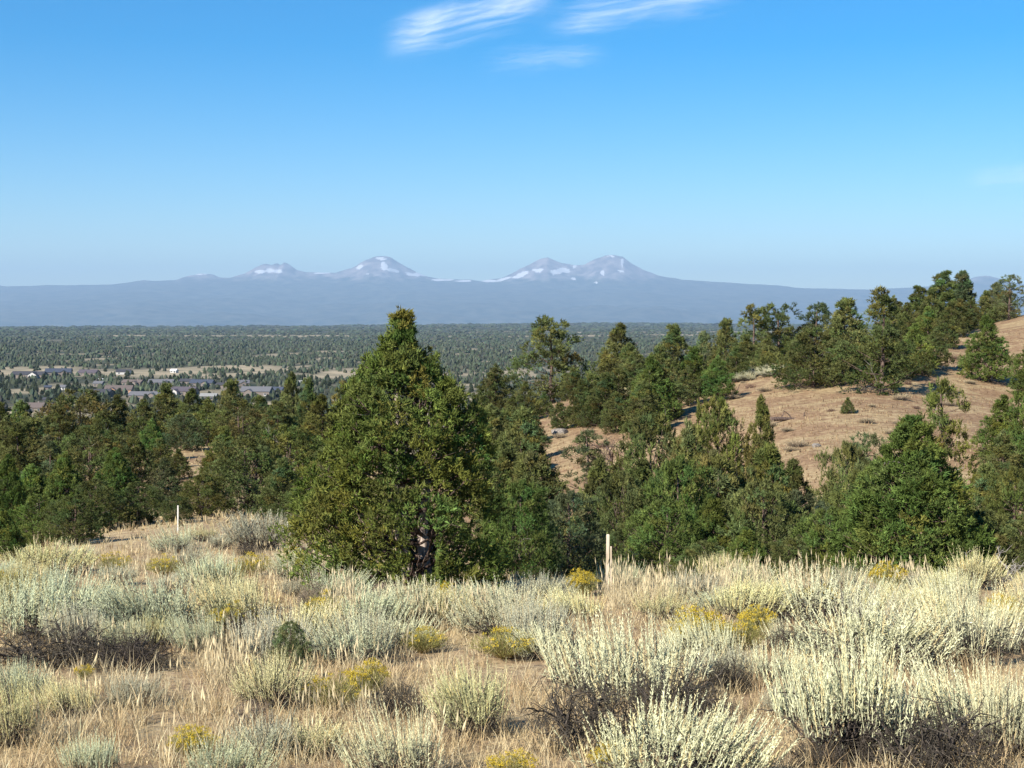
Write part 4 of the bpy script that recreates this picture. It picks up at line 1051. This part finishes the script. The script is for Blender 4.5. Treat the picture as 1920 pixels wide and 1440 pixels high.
for i, (px, py, w, h, t, lab) in enumerate([
    (945, 1195, 200, 115, pale, 'pale spiky sagebrush just in front of the near juniper'),
    (1165, 1320, 330, 165, pale, 'wide pale sagebrush spreading over a dark dead bush'),
    (880, 1385, 165, 150, yel, 'upright yellowish sagebrush beside the dark dead bush'),
    (740, 1475, 185, 165, pale, 'tall spiked sagebrush between the bare ground and the dark dead bush'),
    (1285, 1490, 330, 190, pale, 'dense tall spiked sagebrush in front of the dark dead bush'),
    (1590, 1425, 310, 270, pale, 'largest sagebrush with long pale stalks leaning outward'),
    (1790, 1405, 250, 185, pale, 'sagebrush with upright stalks over grey bare stems next to the largest one'),
    (1640, 1262, 300, 150, pale, 'broad cream coloured sagebrush behind the largest one'),
    (1795, 1245, 230, 175, pale, 'tall cream sagebrush with stalks leaning over at the thicket edge'),
    (1560, 1175, 260, 110, pale, 'pale sagebrush before the big conical juniper'),
    (1420, 1165, 180, 85, yel, 'low yellowish sagebrush in the tall dry grass'),
    (90, 1195, 240, 130, blue, 'bluish sagebrush over dark shaded stems beside the bare patch'),
    (270, 1200, 220, 130, blue, 'wide bluish green sagebrush next to the dark bush'),
    (420, 1180, 190, 110, yel, 'straw tinted sagebrush in the middle of the left grassy slope'),
    (510, 1330, 150, 115, yel, 'small upright sagebrush with sparse stalks by the green seedling'),
    (655, 1250, 180, 110, blue, 'grey green sagebrush beside the golden rabbitbrush'),
    (485, 1030, 130, 75, grey, 'silvery grey sagebrush at the foot of the wood by the white stake'),
    (500, 1425, 130, 120, grey, 'dull grey sagebrush with thin stalks near the yellow flowers'),
    (1360, 1285, 130, 70, grey, 'small grey sagebrush behind the dense tall spiked one'),
    (1900, 1420, 150, 180, pale, 'half hidden pale sagebrush beside the one over grey bare stems'),
    (1160, 1095, 110, 60, grey, 'grey dome shaped sagebrush behind the wooden stake'),
    (1060, 1085, 90, 55, grey, 'small grey sagebrush between the near juniper and the yellow rabbitbrush'),
    (90, 1085, 170, 70, yel, 'pale sagebrush at the front of the wood with long dry stalks'),
    (20, 1400, 130, 150, yel, 'leggy sagebrush with leaning stalks beside the dry bunchgrass'),
    (170, 1465, 110, 90, blue, 'small bluish sagebrush tuft on the bare ground'),
    (430, 1470, 180, 100, blue, 'low grey green sagebrush under yellow flowers'),
    (30, 1320, 120, 90, blue, 'small blue grey sagebrush beside the dark shaded bush'),
    (330, 1040, 110, 60, blue, 'mounded blue green sagebrush below the white stake'),
    (1700, 1180, 170, 80, yel, 'straw coloured sagebrush behind the broad cream one'),
    (590, 1420, 140, 95, yel, 'straw pale sagebrush between the lemon rabbitbrush and the tall spiked one'),
    (250, 1330, 110, 70, grey, 'small grey sagebrush at the edge of the bare patch'),
    (120, 1350, 120, 80, yel, 'straw pale sagebrush on the bare ground below the blackish dead bush'),
    (1010, 1240, 120, 70, pale, 'little pale sagebrush between the golden rabbitbrush and the wide sagebrush'),
    (1470, 1290, 150, 85, pale, 'cream sagebrush behind the thin grey one'),
    (1480, 1350, 110, 75, grey, 'thin grey sagebrush between the two largest pale ones'),
]): shrub('sagebrush', SG[i % 6 if h < 130 else i % 5], .54, .74, px, py, w, h, lab, 'shrub', 'sagebrush', t)
for i, (px, py, w, h, k, lab) in enumerate([
    (1090, 1118, 75, 52, 0, 'bright yellow rabbitbrush ball beside the wooden stake'),
    (1310, 1232, 150, 90, 0, 'wide yellow flowered rabbitbrush behind the broad pale sagebrush'),
    (1390, 1220, 90, 70, 1, 'olive yellow rabbitbrush joined to the wide flowered one'),
    (945, 1240, 120, 62, 1, 'golden brown rabbitbrush under the sagebrush before the near juniper'),
    (795, 1225, 90, 55, 1, 'dull yellow rabbitbrush in the dry grass before the near juniper'),
    (625, 1330, 110, 75, 1, 'rusty golden rabbitbrush between two sagebrush'),
    (690, 1310, 90, 70, 0, 'yellow topped rabbitbrush beside the rusty golden one'),
    (360, 1425, 110, 60, 0, 'lemon yellow rabbitbrush low on the bare ground'),
    (212, 1075, 70, 45, 1, 'golden rabbitbrush at the top of the left grassy slope'),
    (310, 1080, 70, 42, 1, 'golden rabbitbrush below the mounded blue green sagebrush'),
    (470, 1080, 80, 48, 1, 'mustard rabbitbrush below the silvery grey sagebrush'),
    (550, 1068, 60, 44, 1, 'mustard rabbitbrush touching the skirt of the near juniper'),
    (425, 1095, 80, 42, 2, 'faded tan rabbitbrush among the mustard ones'),
    (960, 1470, 110, 65, 0, 'yellow rabbitbrush tips in front of the dark dead bush'),
    (158, 1275, 36, 30, 0, 'tiny yellow rabbitbrush in the shade of the dark bush'),
    (545, 1000, 40, 24, 0, 'small bright yellow rabbitbrush at the foot of the wood'),
    (1140, 1460, 90, 60, 0, 'yellow rabbitbrush beside the dense tall spiked sagebrush'),
]): shrub('rabbitbrush', RB[k], .36, .55, px, py, w, h, lab, 'shrub', 'rabbitbrush')
for i, (px, py, w, h, k, lab) in enumerate([
    (1115, 1412, 300, 140, 0, 'dark grey leafless dead bush sprawling under the wide pale sagebrush'),
    (1270, 1350, 190, 80, 1, 'dark twiggy dead bush at the end of the wide pale sagebrush'),
    (1750, 1448, 280, 120, 1, 'dark tangle of dead sage stems below the upright stalks'),
    (480, 1215, 170, 80, 0, 'dark brown dead bush beside the straw tinted sagebrush'),
    (100, 1245, 260, 80, 0, 'blackish dead bush below the bluish sagebrush'),
    (250, 1255, 180, 60, 1, 'shadowy dead bush at the edge of the bare patch'),
    (590, 1150, 90, 60, 2, 'grey brown dead bush beside the near juniper'),
    (310, 1135, 60, 40, 0, 'small dark dead bush alone in the pale grass'),
    (470, 1375, 110, 50, 2, 'brown dry twig heap on the bare ground'),
    (1370, 1300, 90, 70, 0, 'small dark dead bush behind the small grey sagebrush'),
    (750, 1350, 110, 70, 0, 'dark dead bush behind the tall spiked sagebrush'),
    (1500, 1230, 110, 60, 1, 'dark gap of dead twigs before the broad cream sagebrush'),
    (720, 1140, 100, 45, 2, 'grey fallen twigs under the near juniper'),
    (1540, 1440, 120, 60, 0, 'dark dead stems below the largest sagebrush'),
]): shrub('dead_bush', DS[k], .47, .4, px, py, w, h, lab, 'shrub', 'dead bushes')
# more sagebrush filling the slope
for k in range(1500):
    if len(placed) > 150: break
    px = rs.uniform(-40, 1960); py = rs.uniform(1010, 1250)
    if px > 560 and py < 1085: continue
    if 590 < px < 1010 and py < 1140: continue
    d = ground_d(px, py); p = at(px, py, d)
    R = rs.uniform(.22, .42)
    if any((p[0]-a)**2+(d-b)**2 < (.6*(R+c))**2 for a, b, c in placed): continue
    if 1020 < px < 1300 and rs.random() < .75: continue
    u = rs.random(); cw, ct = rs.choice([('pale', pale), ('straw coloured', yel), ('bluish', blue), ('grey', grey)])
    wh = 'in the dry grass below the wood' if px < 560 else 'in the dry grass before the near juniper' if px < 1040 else 'in the dry grass before the thicket'
    if u < .72:
        thing('sagebrush', SG[k % 6], (p[0], d, gz(p[0], d)), rs.random()*6.28, (R*2, R*2, R*rs.uniform(1.5, 2.2)), 'small %s %s sagebrush %s' % (cw, ('domed', 'long stalked', 'wide fanned', 'sparse stalked', 'full', 'low leafy')[k % 6], wh), 'shrub', 'small scattered sagebrush', ct)
    elif u < .86:
        thing('rabbitbrush', RB[k % 3], (p[0], d, gz(p[0], d)), rs.random()*6.28, (R*2, R*2, R*2), 'small %s rabbitbrush %s' % (('yellow flowered', 'golden', 'faded tan')[k % 3], wh), 'shrub', 'small scattered rabbitbrush')
    else:
        thing('dead_bush', DS[k % 3], (p[0], d, gz(p[0], d)), rs.random()*6.28, (R*1.6, R*1.6, R*1.6), 'small %s dead bush %s' % (('dark', 'low dark', 'brown')[k % 3], wh), 'shrub', 'small scattered dead bushes')
    placed.append((p[0], d, R))
# juniper seedling
d = ground_d(545, 1265); p = at(545, 1265, d)
thing('juniper_seedling', PROT['fine2'], (p[0], d, gz(p[0], d)), 1., (.10, .10, .14), 'small dark green juniper seedling in the sagebrush', 'tree', None, (1.3, 1.3, 1.6))
# low shrubs and pale rocks on the hill
sm = random.Random(77)
for k in range(64):
    px = sm.uniform(1000, 1900); d = sm.uniform(56, 112)
    x = (px-960)/F_PX*d; s = sm.uniform(.35, 1.0)
    thing('sagebrush', SG[5] if k % 3 else DS[2], (x, d, gz(x, d)), sm.random()*6.28, (s, s, s*.7), 'low dull sagebrush clump scattered on the bare slope', 'shrub', 'shrubs on the bare slope', (.75, .62, .6))
for k in range(9):
    px = 1385+k*11+sm.uniform(-4, 4); d = 97+sm.uniform(-3, 3); x = (px-960)/F_PX*d
    thing('sagebrush', SG[k % 6], (x, d, gz(x, d)), sm.random()*6.28, (1.3, 1.3, .95), 'pale sagebrush in the row under the crest junipers', 'shrub', 'pale shrubs under the crest')
for k in range(7):
    px = 1145+k*8; d = 101+sm.uniform(-2, 2); x = (px-960)/F_PX*d
    thing('sagebrush', SG[k % 6], (x, d, gz(x, d)), sm.random()*6.28, (1.5, 1.5, 1.3), 'cream sagebrush in the sunny gap between crest junipers', 'shrub', 'pale shrubs in the crest gap', (1.1, 1.0, .85))
M_ROCK = bark_mat('pale_rock', (.13, .115, .1), (.3, .265, .225), 6, .6)
def rock(seed):
    import bmesh
    bm = bmesh.new(); bmesh.ops.create_icosphere(bm, subdivisions=3, radius=1)
    r2 = np.random.default_rng(seed); ph = r2.random(9)*6.28; pl = norm(r2.normal(size=(7, 3)))
    for v in bm.verts:
        c = np.array(v.co); s = 1+.12*math.sin(3*c[0]+ph[0])*math.sin(4*c[1]+ph[1])+.08*math.sin(7*c[2]+ph[2]+3*c[0])
        for q in pl:
            dd = float(c@q)
            if dd > .72: s = min(s, .78/dd)
        v.co = v.co*s
    me = bpy.data.meshes.new('rock'); bm.to_mesh(me); bm.free(); me.materials.append(M_ROCK); return me
RK = [rock(i) for i in range(3)]
for i, (px, py, d, s, lab) in enumerate([
    (1050, 815, 84, .55, 'grey boulder at the foot of the dark low juniper on the slope'),
    (1335, 745, 92, .5, 'pale flat boulder beside the weathered log'),
    (1270, 757, 90, .35, 'small pale stone beside a juniper trunk on the slope'),
    (1800, 690, 96, .3, 'light stone on the upper bare slope'),
    (1560, 705, 93, .45, 'rounded tan boulder below the tall dense juniper'),
    (1395, 830, 66, .3, 'reddish stone low on the bare slope'),
    (1530, 840, 62, .25, 'small dark stone on the bare slope near the thicket'),
    (1250, 1150, 19, .14, 'pale stone lying in the grass beside the wooden stake'),
    (305, 1300, 0, .05, 'tiny stone on the bare ground patch'),
    (270, 1290, 0, .05, 'small brown stone beside the bare patch'),
]):
    if d == 0: d = ground_d(px, py)
    x = at(px, py, d)[0]
    o = obj('rock', RK[i % 3], M_ROCK, None, (x, d, gz(x, d)+.12*s))
    o.scale = (s, s*.8, s*.5); o.rotation_euler = (0, 0, i*1.3)
    tag(o, lab, 'rock', 'rocks')

# ------------------------------------------------------------------ stakes
M_WOOD = bark_mat('weathered_stake_wood', (.45, .37, .27), (.72, .63, .5), 12, .3)
M_WHITE = plain_mat('white_paint', (.6, .57, .52), .6, .2, 8)
def stake(name, px, top, base, d, w, m, lab, tilt=0.):
    p = at(px, base, d); z = gz(p[0], d); h = at(px, top, d)[2]-z
    pr = [(-w, -w*.6), (w, -w*.6), (w, w*.6), (-w, w*.6)]
    V = [(x+tilt*0, y, -.25) for x, y in pr]+[(x*.95+tilt*h, y*.95, h) for x, y in pr]+[(x*.7+tilt*h, y*.7, h+w*.4) for x, y in pr]
    Fq = [(0, 3, 2, 1)]
    for k in (0, 4): Fq += [(k+i, k+(i+1) % 4, k+(i+1) % 4+4, k+i+4) for i in range(4)]
    Fq.append((8, 9, 10, 11))
    o = obj(name, mesh_np(name, np.array(V), np.array(Fq)), m, None, (p[0], d, z))
    return tag(o, lab, 'stake', 'stakes')
stake('wooden_stake', 1138, 1003, 1125, 20.6, .022, M_WOOD, 'upright weathered wooden stake beside the yellow rabbitbrush', .012)
stake('wooden_stake', 1146, 1025, 1120, 21.2, .012, M_WOOD, 'thin wooden lath leaning just behind the thicker stake', -.01)
stake('marker_stake', 333, 948, 985, 36, .016, M_WHITE, 'white marker stake at the foot of the wood', .02)
stake('marker_stake', 71, 944, 1000, 36, .014, M_WOOD, 'thin pale marker stake among the green junipers', 0)

# ------------------------------------------------------------------ dry grass
rng = np.random.default_rng(1234)
GCOL = np.array([(.55, .445, .26), (.47, .365, .205), (.61, .52, .33), (.40, .29, .165)])
def bare(x, y):
    """1 on the open soil patches."""
    qx, qy = proj(np.stack([x, y, height(x, y)], 1))
    b = np.exp(-((qx-330)/130)**2-((qy-1295)/30)**2) + .8*np.exp(-((qx-300)/160)**2-((qy-1390)/35)**2) + .9*np.exp(-((qx-1000)/90)**2-((qy-1265)/14)**2) \
        + .9*np.exp(-((qx-1880)/60)**2-((qy-1235)/20)**2) + .8*np.exp(-((qx-1110)/90)**2-((qy-1128)/9)**2)
    return np.clip(b, 0, 1)
gm = MB()
def grass(d0, d1, nclump, per, L0, L1, W):
    d = np.sqrt(rng.random(nclump)*(d1*d1-d0*d0)+d0*d0); u = (rng.random(nclump)-.5)*.84
    X, Y = u*d, d
    keep = (rng.random(nclump) < (.25+1.5*(fbm(X*.7, Y*.7, 91, 3)-.25))*(1-.93*bare(X, Y)))
    X, Y = X[keep], Y[keep]; n = len(X)
    Lc = L0+(L1-L0)*rng.random(n)**1.5*(.5+fbm(X*.4, Y*.4, 95, 2))
    cc = GCOL[rng.integers(0, 4, n)]*(.8+.4*rng.random((n, 1)))
    k = np.repeat(np.arange(n), per); m = len(k)
    off = rng.normal(size=(m, 2))*.035
    x, y = X[k]+off[:, 0], Y[k]+off[:, 1]
    P = np.stack([x, y, height(X, Y)[k]-.01], 1)
    D = np.stack([off[:, 0]*7+rng.normal(size=m)*.16, off[:, 1]*7+rng.normal(size=m)*.16, np.ones(m)], 1)
    blades(gm, P, D, Lc[k]*(.5+.7*rng.random(m)), W*(.7+.6*rng.random(m)), .05+.35*rng.random(m), np.clip(cc[k]*(1+rng.normal(size=(m, 1))*.14), .03, .8), rng)
grass(7.5, 13, 5400, 11, .10, .34, .0022)
grass(13, 20, 6200, 8, .09, .29, .0032)
grass(20, 30, 5400, 6, .12, .33, .0046)
grass(30, 50, 3800, 6, .14, .34, .0075)
tag(obj('dry_grass', gm.mesh('dry_grass'), M_GRASS), 'straw coloured dry bunchgrass covering the sagebrush slope', None, None, 'stuff')
# tall ryegrass with seed heads before the near juniper
tm = MB()
def rye(cx0, cx1, py0, py1, n, hpx0, hpx1):
    for _ in range(n):
        px = rng.uniform(cx0, cx1); py = rng.uniform(py0, py1)
        d = ground_d(px, py); p = at(px, py, d); z = gz(p[0], d)
        h = rng.uniform(hpx0, hpx1)/F_PX*d
        for q in range(4):
            b = np.array([[p[0]+rng.normal()*.06, d+rng.normal()*.06, z-.02]])
            D = norm(np.array([[rng.normal()*.09, rng.normal()*.09, 1]])); hh = h*rng.uniform(.65, 1.1)
            c = GCOL[2]*rng.uniform(.8, 1.15)
            spikes(tm, b, D, hh, .0035, c, rng)
            spikes(tm, b+D*hh*.72, D+rng.normal(size=(1, 3))*.09, .11*rng.uniform(.8, 1.3), .0085, c*1.08, rng, True)
            for w in range(3):
                blades(tm, b+rng.normal(size=(1, 3))*np.array((.03, .03, 0)), D+rng.normal(size=(1, 3))*.2, hh*.7, .0035, .3, c*.9, rng)
rye(600, 960, 1150, 1195, 110, 45, 95)
rye(1130, 1500, 1105, 1150, 150, 45, 95)
rye(1500, 1760, 1095, 1120, 50, 40, 80)
rye(390, 480, 1240, 1290, 25, 50, 90)
rye(640, 660, 1150, 1180, 14, 60, 110)
rye(60, 560, 1050, 1140, 90, 35, 70)
rye(0, 900, 1200, 1420, 60, 40, 90)
tag(obj('tall_ryegrass', tm.mesh('tall_ryegrass'), M_GRASS), 'tall pale ryegrass with seed heads along the junipers', None, None, 'stuff')
# short dry tufts on the bare slope and straw litter
hm = MB()
n = 30000
d = 45+75*rng.random(n); px = 840+1150*rng.random(n); X = (px-960)/F_PX*d
keep = rng.random(n) < .2+1.3*(fbm(X*.25, d*.25, 131, 3)-.2)
X, d = X[keep], d[keep]; n = len(X)
c = np.where(rng.random((n, 1)) < .3, np.array([[.38, .29, .165]]), np.array([[.25, .165, .1]]))*(.75+.5*rng.random((n, 1)))
spikes(hm, np.stack([X, d, height(X, d)-.02], 1), rng.normal(size=(n, 3))*.35+np.array((0, 0, 1)), .06+.14*rng.random(n), .012+.022*rng.random(n), c, rng)
n = 5000
d = 38+80*rng.random(n); px = -60+800*rng.random(n); X = (px-960)/F_PX*d
c = np.array([[.40, .32, .18]])*(.75+.5*rng.random((n, 1)))
spikes(hm, np.stack([X, d, height(X, d)-.02], 1), rng.normal(size=(n, 3))*.35+np.array((0, 0, 1)), .1+.2*rng.random(n), .03+.03*rng.random(n), c, rng)
tag(obj('slope_grass', hm.mesh('slope_grass'), M_GRASS), 'short brown dry grass on the bare slope', None, None, 'stuff')
lm = MB()
n = 9000
d = np.sqrt(rng.random(n)*(22*22-60)+60); X = (rng.random(n)-.5)*.84*d
a = rng.random(n)*6.283
c = np.where(rng.random((n, 1)) < .35, np.array([[.14, .11, .085]]), np.array([[.48, .38, .22]]))*(.7+.5*rng.random((n, 1)))
spikes(lm, np.stack([X, d, height(X, d)+.012], 1), np.stack([np.cos(a), np.sin(a), .06*rng.normal(size=n)], 1), .05+.14*rng.random(n), .0028, c, rng)
tag(obj('straw_litter', lm.mesh('straw_litter'), M_GRASS), 'loose straw and twig litter strewn on the soil', None, None, 'stuff')
